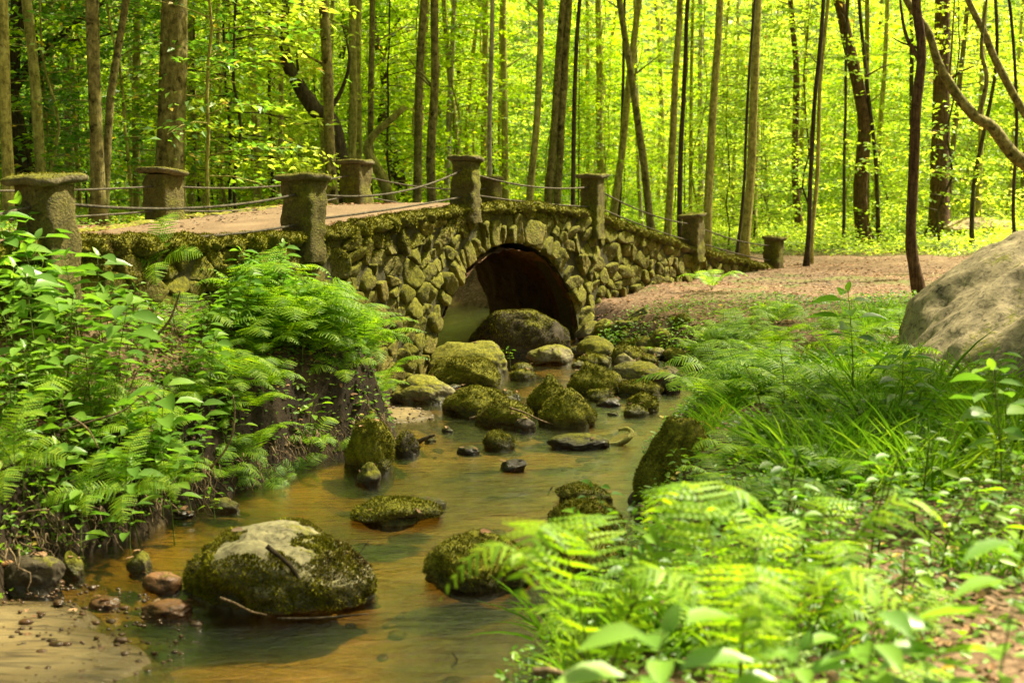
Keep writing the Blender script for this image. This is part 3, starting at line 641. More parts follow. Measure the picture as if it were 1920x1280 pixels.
# deck (dirt) and mossy coping
st2 = np.arange(SN[0]-2.1, SE+.4, .08); ww = np.linspace(-.12, -BW+.12, 30); S_, W_ = np.meshgrid(st2, ww); x, y = C_(S_, 0); x1, y1 = C_(S_, 1)
X = x+(x1-x)*W_; Y = y+(y1-y)*W_; Z = ZT(S_)-.02+.05*np.sin((W_/-BW)*math.pi)+.015*fbm2(X, Y, 2, 4, 3)
a_, b_ = S_.shape; idx = np.arange(a_*b_).reshape(a_, b_)
mk('deck', np.stack([X, Y, Z], -1).reshape(-1, 3), np.stack([idx[:-1, :-1], idx[:-1, 1:], idx[1:, 1:], idx[1:, :-1]], -1).reshape(-1, 4), M['path'], bridge)
rg = RG(33)
for off in (-.04, -BW+.04):
    s = SN[0]-2; mb = MB(); mm = MB()
    while s < SE:
        L = rg.uniform(.22, .5); c = s+L/2; x, y = C_(c, off); x2, y2 = C_(c+.1, off); V, F = rock_geo(L*.56, rg.uniform(.15, .2), rg.uniform(.07, .11)*(1 if off > -1 else .45), int(rg.integers(9999)), .3, 4)
        sl_ = (float(ZT(c+.2))-float(ZT(c-.2)))/.4; a = math.atan2(y2-y, x2-x); V[:, 2] += V[:, 0]*sl_; ca, sa = math.cos(a), math.sin(a)
        V = np.column_stack([V[:, 0]*ca-V[:, 1]*sa+x, V[:, 0]*sa+V[:, 1]*ca+y, V[:, 2]+float(ZT(c))-.02]); mb.add(V, F)
        if off > -1: tv, tf = tufts(V, F, int(rg.integers(9999)), 9000, -.05, .02, .1); mm.add(tv, tf)
        s += L*.93
    cop = mb.build('coping', M['coping'] if off > -1 else M['mortar'], bridge)
    if mm.n: mm.build('moss', M['moss'], cop, False)
# moss on the facing, hanging below the coping and in patches
for facing in facings:
    fv = np.empty(len(facing.data.vertices)*3, np.float32); facing.data.vertices.foreach_get('co', fv); fv = fv.reshape(-1, 3)
    ff = np.array([list(p.vertices)[:3] for p in facing.data.polygons] + [[p.vertices[0], p.vertices[2], p.vertices[3]] for p in facing.data.polygons if len(p.vertices) == 4])
    a, b, c = fv[ff[:, 0]], fv[ff[:, 1]], fv[ff[:, 2]]; cen = (a+b+c)/3
    r_ = cen[:, 0]/cen[:, 1]*FPX+960; stn = np.interp(r_, (CC[:, 0]/CC[:, 1]*FPX+960)[60:], CS[60:]); dep = ZT(stn)-cen[:, 2]
    ok = (dep < .34+.3*fbm(cen*1.5, 8, 3)-.22*sst(SN[2]+.3, SN[2]+1.2, stn)) | (fbm(cen*2.1, 17, 3) > .42)
    nrm = np.cross(b-a, c-a); nrm /= np.linalg.norm(nrm, axis=1)[:, None]+1e-9; ok &= nrm[:, 2] > -.25
    tv, tf = tufts(fv, ff[ok], 4, 5200, -.35, .02, -.15, None, .8); mk('moss', tv, tf, M['moss'], facing, False)
# posts
def post(px_, Y, zb, zt, w, ang, seed, off=None, capw=.032):
    rg = RG(seed); n = 15; hh = zt-zb-.06; V = []; per = []
    for k in range(8):
        for t in np.linspace(-1, 1, 7)[:-1]:
            pass
    q = np.linspace(-1, 1, 9)[:-1]; per = [(t, -1) for t in q]+[(1, t) for t in q]+[(-t, 1) for t in q]+[(-1, -t) for t in q]; per = np.array(per)
    per = per/np.maximum(1, (np.abs(per)**6).sum(1)**(1/6.))[:, None]; rows = []
    zz = np.linspace(0, hh, 22)
    for z in zz: rows.append(np.column_stack([per*w/2*(1.04-.06*z/hh), np.full(len(per), z)]))
    V = np.vstack(rows); d = .045*fbm(V*5+seed, seed, 4)+.022*fbm(V*20+seed, seed, 3); V[:, :2] *= (1+d/(w/2))[:, None]; m = len(per)
    F = np.array([(r*m+j, r*m+(j+1) % m, (r+1)*m+(j+1) % m, (r+1)*m+j) for r in range(21) for j in range(m)])
    o = empty('post', (px_, Y, zb), ang); o.parent = bridge; mk('shaft', V, F, M['post'], o)
    rows = []; prof = [(0, .86), (.004, 1.), (.02, 1.08), (.045, 1.1), (.065, 1.04), (.072, .9), (.074, .5), (.075, 0.02)]
    for z, k in prof: rows.append(np.column_stack([per*(w/2+capw)*k, np.full(len(per), hh-.005+z)]))
    V = np.vstack(rows); d = .06*fbm(V*4+seed*3, seed+4, 4)+.02*fbm(V*17+seed, 5, 2); V[:, :2] *= (1+d/(w/2))[:, None]; V[:, 2] += .03*fbm(V*np.array([6, 6, 1])+seed, seed, 3)+V[:, 0]*rg.normal(0, .05)
    F = np.array([(r*m+j, r*m+(j+1) % m, (r+1)*m+(j+1) % m, (r+1)*m+j) for r in range(len(prof)-1) for j in range(m)]); cap = mk('capstone', V, F, M['cap'], o)
    tv, tf = tufts(V, np.vstack([F[:, [0, 1, 2]], F[:, [0, 2, 3]]]), seed, 2500, .45, .012); 
    if len(tv): mk('moss', tv, tf, M['moss'], o, False)
    return o
PZT = [2.38, 2.43, 2.68, 2.49, 1.81, 1.28]; PZB = [1.1, 1.55, 1.84, 1.5, .95, .35]; PW = [.35, .35, .31, .315, .33, .33]
near_posts = []
for k in range(6):
    x, y = C_(SN[k], -.02); x2, y2 = C_(SN[k]+.1, -.02); a = math.atan2(y2-y, x2-x); post(float(x), float(y), PZB[k], PZT[k], PW[k], a, 90+k); near_posts.append((float(x), float(y), PZT[k]))
far_posts = []
for (px_, Y, zt, w, s) in ((95, 12.2, 2.5, .35, 1), (312, 16, 2.51, .38, 2), (670, 19.5, 2.69, .38, 3), (921, 22.6, 2.47, .32, 4)):
    if s == 1: continue
    X = XatY(px_, Y); post(X, Y, 1.3, zt, w, R(60), 120+s); far_posts.append((X, Y, zt))
X, Y = C_(SN[4]-.2, -BW+.1); post(float(X), float(Y), .7, 1.75, .32, R(55), 131); far_posts.append((float(X), float(Y), 1.75))
def cable(a, b, sag, r=.0125):
    t = np.linspace(0, 1, 26)[:, None]; P = np.array(a)*(1-t)+np.array(b)*t; P[:, 2] -= (4*sag*t*(1-t))[:, 0]; V, F = tube(P, np.full(26, r), 7); mk('cable', V, F, M['cable'], bridge)
nb_ = [(C_(0+2.2, 0)[0]*1., C_(2.2, 0)[1]*1., 2.3)]
for (a, b, s1, s2) in ((0, 1, .1, .06), (1, 2, .16, .02), (2, 3, .1, .03), (3, 4, .1, .04), (4, 5, .08, .04)):
    A_, B_ = near_posts[a], near_posts[b]
    cable((A_[0], A_[1], A_[2]-.19), (B_[0], B_[1], B_[2]-.19 if b != 2 else B_[2]-.14), s1); cable((A_[0], A_[1], A_[2]-.47), (B_[0], B_[1], B_[2]-.5), s2)
x, y = C_(SN[0]-2.6, 0); A_ = near_posts[0]
for dz in (.3, .5): cable((float(x), float(y), 2.3-dz), (A_[0], A_[1], A_[2]-dz+.1), .06)
for a, b in ((0, 1), (1, 2), (2, 3)):
    A_, B_ = far_posts[a], far_posts[b]
    for dz in (.2, .5): cable((A_[0], A_[1], A_[2]-dz), (B_[0], B_[1], B_[2]-dz), .1)
A_ = far_posts[0]
for dz in (.2, .5): cable((A_[0], A_[1], A_[2]-dz), (-6.3, 12.0, 2.5-dz), .05)
# path ribbons
def ribbon(name, pts, hw, seed, lift=.02):
    Q = crs(np.array(pts, float), 24); T = np.gradient(Q, axis=0); T /= np.linalg.norm(T, axis=1)[:, None]; nn = np.column_stack([-T[:, 1], T[:, 0]]); W = np.linspace(-1, 1, 36)
    h = hw*(1+.2*fbm(np.column_stack([Q, Q[:, 0]*0]), seed, 3)); X = Q[:, :1]+nn[:, :1]*W*h[:, None]; Y = Q[:, 1:]+nn[:, 1:]*W*h[:, None]
    X = X+.12*fbm2(X, Y, 2, seed, 3); Z = H(X, Y)+lift*(1-np.abs(W)**6*1.5); a_, b_ = X.shape; idx = np.arange(a_*b_).reshape(a_, b_)
    tag(mk(name, np.stack([X, Y, Z], -1).reshape(-1, 3), np.stack([idx[:-1, :-1], idx[1:, :-1], idx[1:, 1:], idx[:-1, 1:]], -1).reshape(-1, 4), M['path']), kind='structure')
x, y = C_(SE-.3, -BW/2); x2, y2 = C_(SE+1.5, -BW/2+.2)
PATH_R = [(float(x), float(y)), (float(x2), float(y2)), (8.5, 28.3), (12, 26.6), (16, 23.5), (24, 19)]
ribbon('path', PATH_R, 1.6, 3, .035)
x, y = C_(SN[0]-1.7, -BW/2); x2, y2 = C_(SN[0]+.2, -BW/2)
PATH_L = [(-16, .5), (-11.5, 4.5), (float(x)-1.2, float(y)-.9), (float(x), float(y)), (float(x2), float(y2))]
ribbon('path', PATH_L, 1.7, 5, .05)
def near_path(X, Y):
    d = np.full(np.shape(X), 99.)
    for PL in (PATH_R, PATH_L):
        for a, b in zip(PL[:-1], PL[1:]):
            dx, dy = b[0]-a[0], b[1]-a[1]; t = np.clip(((X-a[0])*dx+(Y-a[1])*dy)/(dx*dx+dy*dy), 0, 1); d = np.minimum(d, np.hypot(X-a[0]-dx*t, Y-a[1]-dy*t))
    return d
_cx, _cy = C_(np.arange(1, SE, .25), -BW/2)
def near_bridge(X, Y):
    X = np.ravel(X); Y = np.ravel(Y); return np.min(np.hypot(X[:, None]-_cx[None], Y[:, None]-_cy[None]), 1)
# ------------------------------------------------------------------ trees
def crown_high(seed, mat, n=1800, rx=3.2, rz=3.6, L=.19):
    rg = RG(seed); nc = 46; c = rg.normal(size=(nc, 3)); c /= np.linalg.norm(c, axis=1)[:, None]; c *= (rg.uniform(.25, 1, nc)**.6)[:, None]*np.array([rx, rx, rz]); k = rg.integers(0, nc, n)
    P = c[k]+rg.normal(0, 1, (n, 3))*np.array([.55, .55, .16]); l = L*rg.uniform(.6, 1.3, n); return scatter(T_RH, P, rdir(rg, n, .25), rnorm(rg, n, .4), l, l*.6)
hc = {}
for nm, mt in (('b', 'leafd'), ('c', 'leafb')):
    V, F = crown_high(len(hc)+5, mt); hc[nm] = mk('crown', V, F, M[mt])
TREES = [ # px base, py base(None=ground), px at y=0, width px, Y, mat, crown, label, bend
 (24, 2, 22, 17, 'bark', 'b', 'straight brown tree behind the first wide bridge post', .0),
 (76, 48, 20, 19, 'bark', 'b', 'slim tree leaning a little behind the cap of the first wide post', .1),
 (181, 176, 25, 17.5, 'barkbig', 'b', 'dark upright tree between the wide first post and the thick trunk', .05),
 (188, 240, 15, 18, 'barkbig', 'b', 'thin dark tree crossing away from the upright one at its foot', .12),
 (258, 257, 15, 26, 'bark', 'b', 'straight olive tree in the gap before the thick trunk', 0),
 (322, 331, 54, 19, 'barkbig', 'b', 'thickest blotchy dark trunk rising behind a square bridge post', .0),
 (357, 354, 14, 25, 'bark', 'c', 'sunlit yellow-green trunk tight beside the thickest trunk', 0),
 (480, 477, 16, 30, 'bark', 'c', 'brown tree with a small kink midway over the sagging cables', .1),
 (512, 509, 7, 26, 'barkd', 'c', 'very thin pole tree paired with a lighter one', 0),
 (524, 528, 10, 27, 'bark', 'c', 'light thin trunk of the close pair over the second span', 0),
 (634, 606, 22, 22, 'barkbig', 'b', 'lichen-spotted tree leaning over the short far post', .05),
 (655, 660, 18, 26, 'bark', 'c', 'yellowish trunk of the tight cluster behind the short far post', 0),
 (672, 672, 16, 28, 'bark', 'c', 'grey middle trunk of the tight cluster behind the short far post', 0),
 (694, 693, 13, 27, 'barkbig', 'c', 'slender darker trunk at the edge of the tight cluster', 0),
 (774, 796, 17, 26, 'barkbig', 'c', 'lichened trunk leaning beside the dark spotted one', .05),
 (805, 816, 19, 25, 'barkbig', 'c', 'dark knotty trunk standing next to the tallest bridge post', 0),
 (903, 911, 14, 34, 'bark', 'c', 'soft brown trunk seen over the tallest bridge post', 0),
 (919, 923, 9, 27, 'barkp', 'c', 'thin grey trunk right above the tallest bridge post', 0),
 (991, 1016, 14, 27, 'bark', 'c', 'dark-edged trunk leaning over the arch crown', .05),
 (1020, 1056, 17, 29, 'barkbig', 'c', 'broad leaning trunk of the pair above the arch', .02),
 (1040, 1066, 15, 29, 'barkbig', 'c', 'second leaning trunk of the pair above the arch', .02),
 (1064, 1088, 9, 26, 'barkd', 'c', 'thin dark leaning stem beside the pair above the arch', .05),
 (1252, 1272, 14, 30, 'bark', 'c', 'pale olive trunk behind the low post on the ramp', .02),
 (1275, 1287, 10, 28, 'barkd', 'c', 'dark thin trunk directly behind the low post on the ramp', .03),
 (1321, 1352, 16, 29, 'bark', 'c', 'sunlit trunk leaning beyond the low post on the ramp', .02),
 (1312, 1314, 12, 42, 'barkp', 'c', 'pale whitish trunk far behind the ramp', 0),
 (1378, 1414, 6, 27, 'barkd', 'c', 'hair-thin dark sapling between the two ramp posts', .05),
 (1396, 1424, 17, 27.5, 'bark', 'c', 'sunlit trunk between the last two ramp posts', .0),
 (1514, 1538, 9, 27, 'barkd', 'c', 'dark stem of the twin trunks rising past the path', .05),
 (1520, 1550, 8, 27.5, 'bark', 'c', 'greenish stem of the twin trunks rising past the path', .02),
 (1625, 1588, 27, 34, 'barkr', 'c', 'thick dark brown trunk bending near its foot', .22),
 (1583, 1586, 6, 33, 'barkd', 'c', 'thin black pole beside the bending brown trunk', .0),
 (1644, 1622, 8, 34, 'barkd', 'c', 'slim dark stem crossing behind the bending brown trunk', .1),
 (1760, 1766, 36, 36, 'barkr', 'c', 'massive furrowed brown trunk in the sunny clearing', 0),
 (1708, 1706, 9, 38, 'barkd', 'c', 'thin dark trunk half hidden by the crooked path-side tree', 0),
 (1500, 1478, 14, 40, 'barkr', 'c', 'far brown trunk fading into leaves past the twin stems', .1),
 (1822, 1852, 8, 32, 'barkd', 'c', 'thin sapling with a curving fork in the sunny clearing', .3),
 (1906, 1890, 7, 27, 'barkd', 'c', 'thin crooked stem over the grey boulder', .2),
 (1160, 1172, 7, 33, 'barkd', 'c', 'thin dark sapling behind the third bridge span', .0),
 (1200, 1190, 8, 40, 'barkp', 'c', 'pale thin far trunk beyond the third bridge span', .0),
 (1105, 1100, 9, 42, 'bark', 'c', 'soft far trunk over the fourth bridge post', 0),
 (740, 745, 10, 38, 'bark', 'c', 'soft far trunk between two bridge posts', 0),
 (850, 862, 8, 40, 'barkd', 'c', 'thin far trunk just before the tallest post', 0),
 (560, 566, 8, 36, 'barkp', 'c', 'pale far stem over the second bridge post', 0),
 (430, 440, 9, 37, 'barkp', 'b', 'pale far stem above the cables', 0),
 (100, 96, 14, 30, 'bark', 'b', 'shadowed trunk deep in the dark corner of the wood', 0),
 (140, 120, 12, 34, 'barkp', 'b', 'greyish far trunk in the dark corner of the wood', 0),
]
used = {k: False for k in hc}
def trunk_pts(bx, by, bz, tx, Y, ttz, bend, seed, top):
    n = 26; rg = RG(seed); t = np.linspace(0, 1, n); dz = top-bz; kx = (tx-bx)/(ttz-bz); P = np.column_stack([bx+kx*t*dz, np.full(n, Y)+rg.normal(0, .3)*t, bz+t*dz])
    P[:, 0] += bend*np.sin(t*9+seed)*np.minimum(1, t*6)*.9+.05*fbm(np.column_stack([t*7+seed, t*0, t*0]), seed, 2); return P
TPOS = []
for i, (pb, pt, w, Y, mt, cr_, lb, bend) in enumerate(TREES):
    X = XatY(pb, Y); z = H1(X, Y)-.15; top = 11+(i*37 % 5); p0 = PY(pt, 0, Y); r = px2m(w, Y)/2
    root = empty('tree', (X, Y, z)); P = trunk_pts(0, 0, 0, p0[0]-X, 0, p0[2]-z, bend, i, top); P[:, 1] -= P[0, 1]
    t = np.linspace(0, 1, len(P)); rr = r*(1.02-.5*t)*(1+.7*np.exp(-t*40)); V, F = tube(P, rr, 14 if w > 12 else 8, .12, i); tr = mk('trunk', V, F, M[mt], root)
    rg = RG(i+900)
    for k in range(3):
        q = int(rg.integers(8, 24)); a = rg.uniform(0, 6.28); l = rg.uniform(.6, 1.8); tt = np.linspace(0, 1, 6)[:, None]; d = np.array([math.cos(a), math.sin(a), .5]); Q = P[q]+d*l*tt+rg.normal(0, .04, (6, 3))*tt
        V, F = tube(Q, r*.22*(1-.8*tt[:, 0])+.003, 5); mk('limb', V, F, M[mt], root)
    if cr_ == 'c' and i % 4 == 1: tag(root, lb, 'tree'); TPOS.append((X, Y)); continue
    if not used[cr_]: c = hc[cr_]; used[cr_] = True
    else: c = hc[cr_].copy(); COL.objects.link(c)
    c.parent = root; c.location = (P[-1][0], P[-1][1], top-1.0+rg.uniform(-.6, 1.2)); c.rotation_euler = (0, 0, rg.uniform(0, 6.28)); c.scale = (.8+.4*rg.uniform(),)*3
    tag(root, lb, 'tree'); TPOS.append((X, Y))
for i, (X, Y, hgt, sc_) in enumerate(((8.2, 12.6, 15.5, 1.3), (10.2, 16.5, 16, 1.4), (12.5, 21.5, 15, 1.4), (-6.5, 3.5, 9, 1.2), (-9, 8, 9.5, 1.3), (3.6, -2, 9.5, 1.2), (-3, -3, 9, 1.2), (-10.5, 14.5, 11, 1.2))):  # unseen trees added to shade the stream banks and bridge
    z = H1(X, Y)-.1; root = empty('tree', (X, Y, z)); P = trunk_pts(0, 0, 0, .3, 0, 8, .03, i+70, hgt); V, F = tube(P, .16*(1.05-.5*np.linspace(0, 1, len(P))), 12, .1, i); mk('trunk', V, F, M['bark'], root)
    c = hc['b'].copy(); COL.objects.link(c); c.parent = root; c.location = (P[-1][0], P[-1][1], hgt+.3); c.rotation_euler = (0, 0, i*1.3); c.scale = (sc_, sc_, .8)
    tag(root, 'tall tree added out of view to shade the stream bank, number hidden', 'tree', 'added shade trees around the stream')
    root['label'] = 'tall leafy tree added out of view to shade the stream banks'
# explicit crooked trees
def tree_path(lb, pix, Y, ws, mt, branches=(), leaves=None):
    P3 = np.array([PY(a, b, Y if len(p) == 2 else p[2]) for p in pix for a, b in [p[:2]]]); base = P3[0].copy(); root = empty('tree', base); Q = crs(P3-base, 8); ww = np.interp(np.linspace(0, 1, len(Q)), np.linspace(0, 1, len(ws)), ws)
    V, F = tube(Q, px2m(ww, Y)/2, 12, .14, 3); mk('trunk', V, F, M[mt], root)
    for br, bw in branches:
        B = crs(np.array([PY(a, b, Y) for a, b in br])-base, 8); V, F = tube(B, px2m(np.linspace(bw, bw*.3, len(B)), Y)/2, 7, .1, 4); mk('limb', V, F, M[mt], root)
    tag(root, lb, 'tree'); return root, Q
tree_path('crooked dark brown tree standing where the path meets the grey boulder', [(1726, 556), (1714, 500), (1708, 440), (1714, 300), (1718, 200), (1728, 100), (1718, 0), (1712, -200), (1716, -420)], 19.8, [30, 22, 20, 19, 18, 17, 14, 10], 'barkr', [([(1722, 110), (1700, 70), (1690, 20), (1680, -80)], 9), ([(1720, 90), (1690, 80), (1672, 70)], 5)])
tree_path('bent grey tree arching down across the sunny clearing', [(2060, 420), (1960, 335), (1900, 290), (1862, 240), (1828, 218), (1792, 175), (1760, 120), (1740, 60), (1700, 0), (1650, -120)], 24, [34, 26, 22, 20, 16, 14, 12], 'barkbig', [([(1835, 218), (1850, 150), (1840, 90), (1850, 0), (1860, -60)], 10), ([(1780, 150), (1785, 80), (1790, 0), (1795, -80)], 5)])
tree_path('slanting brown tree cutting the bright corner of the clearing', [(2080, 420), (1990, 300), (1920, 210), (1870, 120), (1845, 60), (1815, 0), (1780, -100)], 26, [18, 16, 14, 12, 10], 'barkbig')
tree_path('dark fallen-looking tree curving up from behind the short far post', [(655, 400), (625, 240), (590, 205), (560, 160), (536, 110), (534, 40), (540, -80)], 24, [34, 30, 28, 22, 16, 12], 'barkd', [([(612, 215), (640, 170), (655, 110), (640, 40)], 10), ([(562, 160), (557, 110), (560, 80)], 7)])
tree_path('dark gnarled tree with sweeping limbs over the wooded corner', [(52, 330), (30, 240), (18, 170), (25, 90), (35, 0), (40, -150)], 22, [40, 36, 30, 26, 20], 'barkd', [([(20, 180), (70, 100), (120, 62), (170, 20), (240, -20)], 18), ([(25, 160), (60, 130), (110, 85), (180, 70), (240, 55)], 12), ([(22, 120), (-20, 60), (-60, 20)], 14)])
tree_path('dark forked tree rising behind the trunk cluster', [(760, 380), (735, 290), (718, 240), (722, 160), (712, 100), (700, 40), (712, -60)], 33, [26, 22, 16, 14, 10], 'barkd', [([(640, 110), (650, 60), (640, 10), (645, -40)], 10), ([(718, 110), (735, 60), (760, 20)], 8)])
tree_path('pale broken trunk leaning among leaves past the short far post', [(740, 400), (715, 330), (690, 270), (760, 200)], 27, [26, 20, 16, 10], 'bark')
# saplings with layered foliage
def sapling(seed, mt, bk, h=7., nb=34, per=52, L=.125, tmpl=T_RH, low=.7):
    rg = RG(seed); root = empty('sapling'); n = 18; t = np.linspace(0, 1, n); P = np.column_stack([.25*fbm(np.column_stack([t*4+seed, t*0, t*0]), 1, 2), .25*fbm(np.column_stack([t*4, t*0+seed, t*0]), 2, 2), t*h-.1]); P[:, :2] -= P[0, :2]
    V, F = tube(P, .024*(1.05-t)+.004, 6); tr = mk('trunk', V, F, M[bk], root); mb = MB(); wb = MB()
    for k in range(nb):
        q = low+(h-low)*(k+rg.uniform())/nb; i = min(n-1, q/h*(n-1)); c = np.array([np.interp(q-.1, P[:, 2], P[:, j]) for j in range(3)]); a = rg.uniform(0, 6.28); l = (.5+1.2*math.sin(math.pi*min(1, .25+.7*q/h)))*rg.uniform(.6, 1.15)
        d = np.array([math.cos(a), math.sin(a), rg.uniform(-.02, .35)]); sd = np.array([-d[1], d[0], 0])
        u = rg.uniform(.12, 1, per)**.7; v = rg.normal(0, .26, per)*(.35+.8*np.sin(u*math.pi)); pos = c+d*l*u[:, None]+sd*v[:, None]*l+rg.normal(0, .035, (per, 3)); pos[:, 2] -= .18*(u*l)**2
        X = d*.6+sd*np.sign(v)[:, None]*.8+rg.normal(0, .35, (per, 3)); X[:, 2] -= .15; ll = L*rg.uniform(.6, 1.25, per); V, F = scatter(tmpl, pos, X, rnorm(rg, per, .33), ll, ll*.62); mb.add(V, F)
        tt = np.linspace(0, 1, 4)[:, None]; Q = c+d*l*.9*tt; Q[:, 2] -= .18*(tt[:, 0]*l*.9)**2; V, F = tube(Q, .008*(1-.8*tt[:, 0])+.002, 4); wb.add(V, F)
    mb.build('crown', M[mt], root, False); wb.build('branches', M[bk], root)
    return root
PR = []
for i, (mt, bk, h) in enumerate((('leaf', 'bark', 7), ('leafb', 'barkd', 6), ('leaf', 'barkd', 8.5), ('leafd', 'bark', 7.5), ('leafb', 'bark', 8), ('leaf', 'bark', 5), ('leafd', 'barkd', 6))):
    r = sapling(300+i, mt, bk, h, 42 if h < 8 else 52); PR.append([r, children(r), False, mt])
rg = RG(77); ns = 0; spots = []
tries = 0
while ns < 235 and tries < 9000:
    tries += 1; Y = rg.uniform(19, 58)**1.0; X = rg.uniform(-.47, .47)*Y*1.05
    if Y < 31 and near_path(np.array([X]), np.array([Y]))[0] < 2.6: continue
    if near_bridge([X], [Y])[0] < 3.1: continue
    if X > C_(SE, 0)[0] and Y < 31.5: continue
    bx = float(np.interp(Y, CC[:, 1], CC[:, 0]))
    if X > bx-2 and Y < 27.5: continue
    sd = float(sdc(np.array([X]), np.array([Y]))[0][0])
    if sd < .5: continue
    if X > 0 and Y < 38 and rg.uniform() < .35: continue
    if (X+.2)**2+(Y-27)**2 < 9: continue
    if X > 5.5 and Y < 44 and rg.uniform() < .8: continue
    if any((X-a)**2+(Y-b)**2 < .8 for a, b in spots): continue
    spots.append((X, Y)); ns += 1
for _ in range(26):   # woods beside the stream, at either hand
    s_ = rg.choice([-1, 1]); Y = rg.uniform(8, 20); X = rg.uniform(.48, .8)*Y+1.5 if s_ > 0 else -rg.uniform(.5, .85)*Y-2; spots.append((X, Y))
def slabel(X, Y, mt):
    tone = {'leaf': 'green', 'leafb': 'yellow-green', 'leafd': 'deep green'}[mt]; p = X/Y*FPX+960
    where = 'in the dark corner' if p < 300 else 'behind the first span' if p < 600 else 'behind the second span' if p < 860 else 'behind the arch' if p < 1130 else 'behind the ramp' if p < 1440 else 'beyond the path' if p < 1750 else 'in the clearing'
    d = 'just past the bridge' if Y < 30 else 'in mid wood' if Y < 44 else 'deep in the wood'
    return 'sapling with layered %s leaves %s, %s' % (tone, where, d)
for k, (X, Y) in enumerate(spots):
    p = X/Y*FPX+960
    c = rg.choice([0, 3, 6, 3]) if p < 330 else rg.choice([0, 1, 2, 4, 5, 3], p=[.25, .2, .2, .15, .12, .08]) if p < 1150 else rg.choice([0, 1, 2, 4, 5], p=[.2, .3, .15, .25, .1])  # dark-leaved saplings put the corner's shade into leaf colour
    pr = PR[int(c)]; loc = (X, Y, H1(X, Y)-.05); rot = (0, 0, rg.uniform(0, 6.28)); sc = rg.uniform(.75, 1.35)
    if not pr[2]: o = pr[0]; pr[2] = True; o.location = loc; o.rotation_euler = rot; o.scale = (sc,)*3
    else: o = clone(pr[0], pr[1], loc, rot, sc)
    lb = slabel(X, Y, pr[3]); tag(o, lb, 'sapling', 'saplings: '+lb)
SL = []
for q, (w_, mt) in enumerate(((.06, 'bark'), (.04, 'bark'), (.085, 'bark'), (.055, 'barkp'), (.09, 'barkbig'))):
    root = empty('slender_tree'); P = trunk_pts(0, 0, 0, .35, 0, 8, .06, 30+q, 13); P[:, 1] -= P[0, 1]; V, F = tube(P, w_*(1.02-.5*np.linspace(0, 1, len(P)))*(1+.8*np.exp(-np.linspace(0, 1, len(P))*40)), 8, .12, q); mk('trunk', V, F, M[mt], root)
    for k_ in range(4):
        i0 = 8+3*k_; a = k_*2.1+q; l = .8; tt = np.linspace(0, 1, 6)[:, None]; V, F = tube(P[i0]+np.array([math.cos(a), math.sin(a), .6])*l*tt, w_*.25*(1-.8*tt[:, 0])+.003, 5); mk('limb', V, F, M[mt], root)
    SL.append([root, children(root), False])
rg = RG(515); n_ = 0
while n_ < 64:
    Y = rg.uniform(27, 55); X = rg.uniform(-.42, .42)*Y
    if near_path(np.array([X]), np.array([Y]))[0] < 2.4 or near_bridge([X], [Y])[0] < 3 or (X > 4 and Y < 36): continue
    e = SL[int(rg.choice([0, 1, 2, 3, 4], p=[.3, .2, .25, .1, .15]))]; loc = (X, Y, H1(X, Y)-.1); rot = (rg.normal(0, .03), rg.normal(.02, .04), rg.uniform(0, 6.28)); sc = rg.uniform(.8, 1.5)
    if not e[2]: o = e[0]; e[2] = True; o.location = loc; o.rotation_euler = rot; o.scale = (sc,)*3
    else: o = clone(e[0], e[1], loc, rot, sc)
    p = X/Y*FPX+960; wh = 'in the shaded wood' if p < 500 else 'behind the middle of the bridge' if p < 1150 else 'beyond the ramp and path'
    tag(o, 'slender straight trunk among saplings '+wh, 'tree', 'slender trunks '+wh); n_ += 1
# far wood
rg = RG(8); n = 90000; Y = rg.uniform(56, 105, n); X = rg.uniform(-.62, .62, n)*Y; Z = H(X, Y, False)+rg.uniform(0, 1, n)**1.3*17
P = np.stack([X, Y, Z], 1); k = fbm(P*np.array([.22, .22, .45]), 5, 3) > .02-.25*sst(8, 0, P[:, 2]-H(P[:, 0], P[:, 1], False)); P = P[k]; n = len(P); l = rg.uniform(.28, .6, n)
V, F = scatter(T_RH, P, rdir(rg, n), rnorm(rg, n, .5), l, l*.7); tag(mk('far_woodland', V, F, M['leafb'], None, False), 'distant leafy woodland closing the view behind the trees', 'woodland', kind='stuff')
# undergrowth behind bridge
rg = RG(18); n = 190000; Y = rg.uniform(18, 60, n); X = rg.uniform(-.5, .52, n)*Y
nn_ = fbm2(X, Y, .55, 6, 3); sd, _ = sdc(X, Y); k = (nn_ > -.25) & (near_path(X, Y) > 1.55+.5*fbm2(X, Y, 1.5, 2, 2)) & (sd > .2); bx = np.interp(Y, CC[:, 1], CC[:, 0]); k &= ~((X > bx-BW-.3) & (Y < 28.5) & (X < 6.5)); k &= ~((Y < 31) & (X > 5) & (near_path(X, Y) < 1.5)); k &= ~((Y < 27) & (X > 2)); k &= (X+.8)**2+(Y-26.6)**2 > 3.5
X, Y, nn_ = X[k], Y[k], nn_[k]; n = len(X); Z = H(X, Y, False)+rg.uniform(0, 1, n)*(.12+.9*np.maximum(0, nn_+.25)*sst(18, 30, Y)); l = .05+.0016*Y; l = l*rg.uniform(.6, 1.3, n)
V, F = scatter(T_RH, np.stack([X, Y, Z], 1), rdir(rg, n), rnorm(rg, n, .4), l, l*.6); tag(mk('undergrowth', V, F, M['leafb'], None, False), 'bright green undergrowth carpeting the wood behind the bridge', 'undergrowth', kind='stuff')
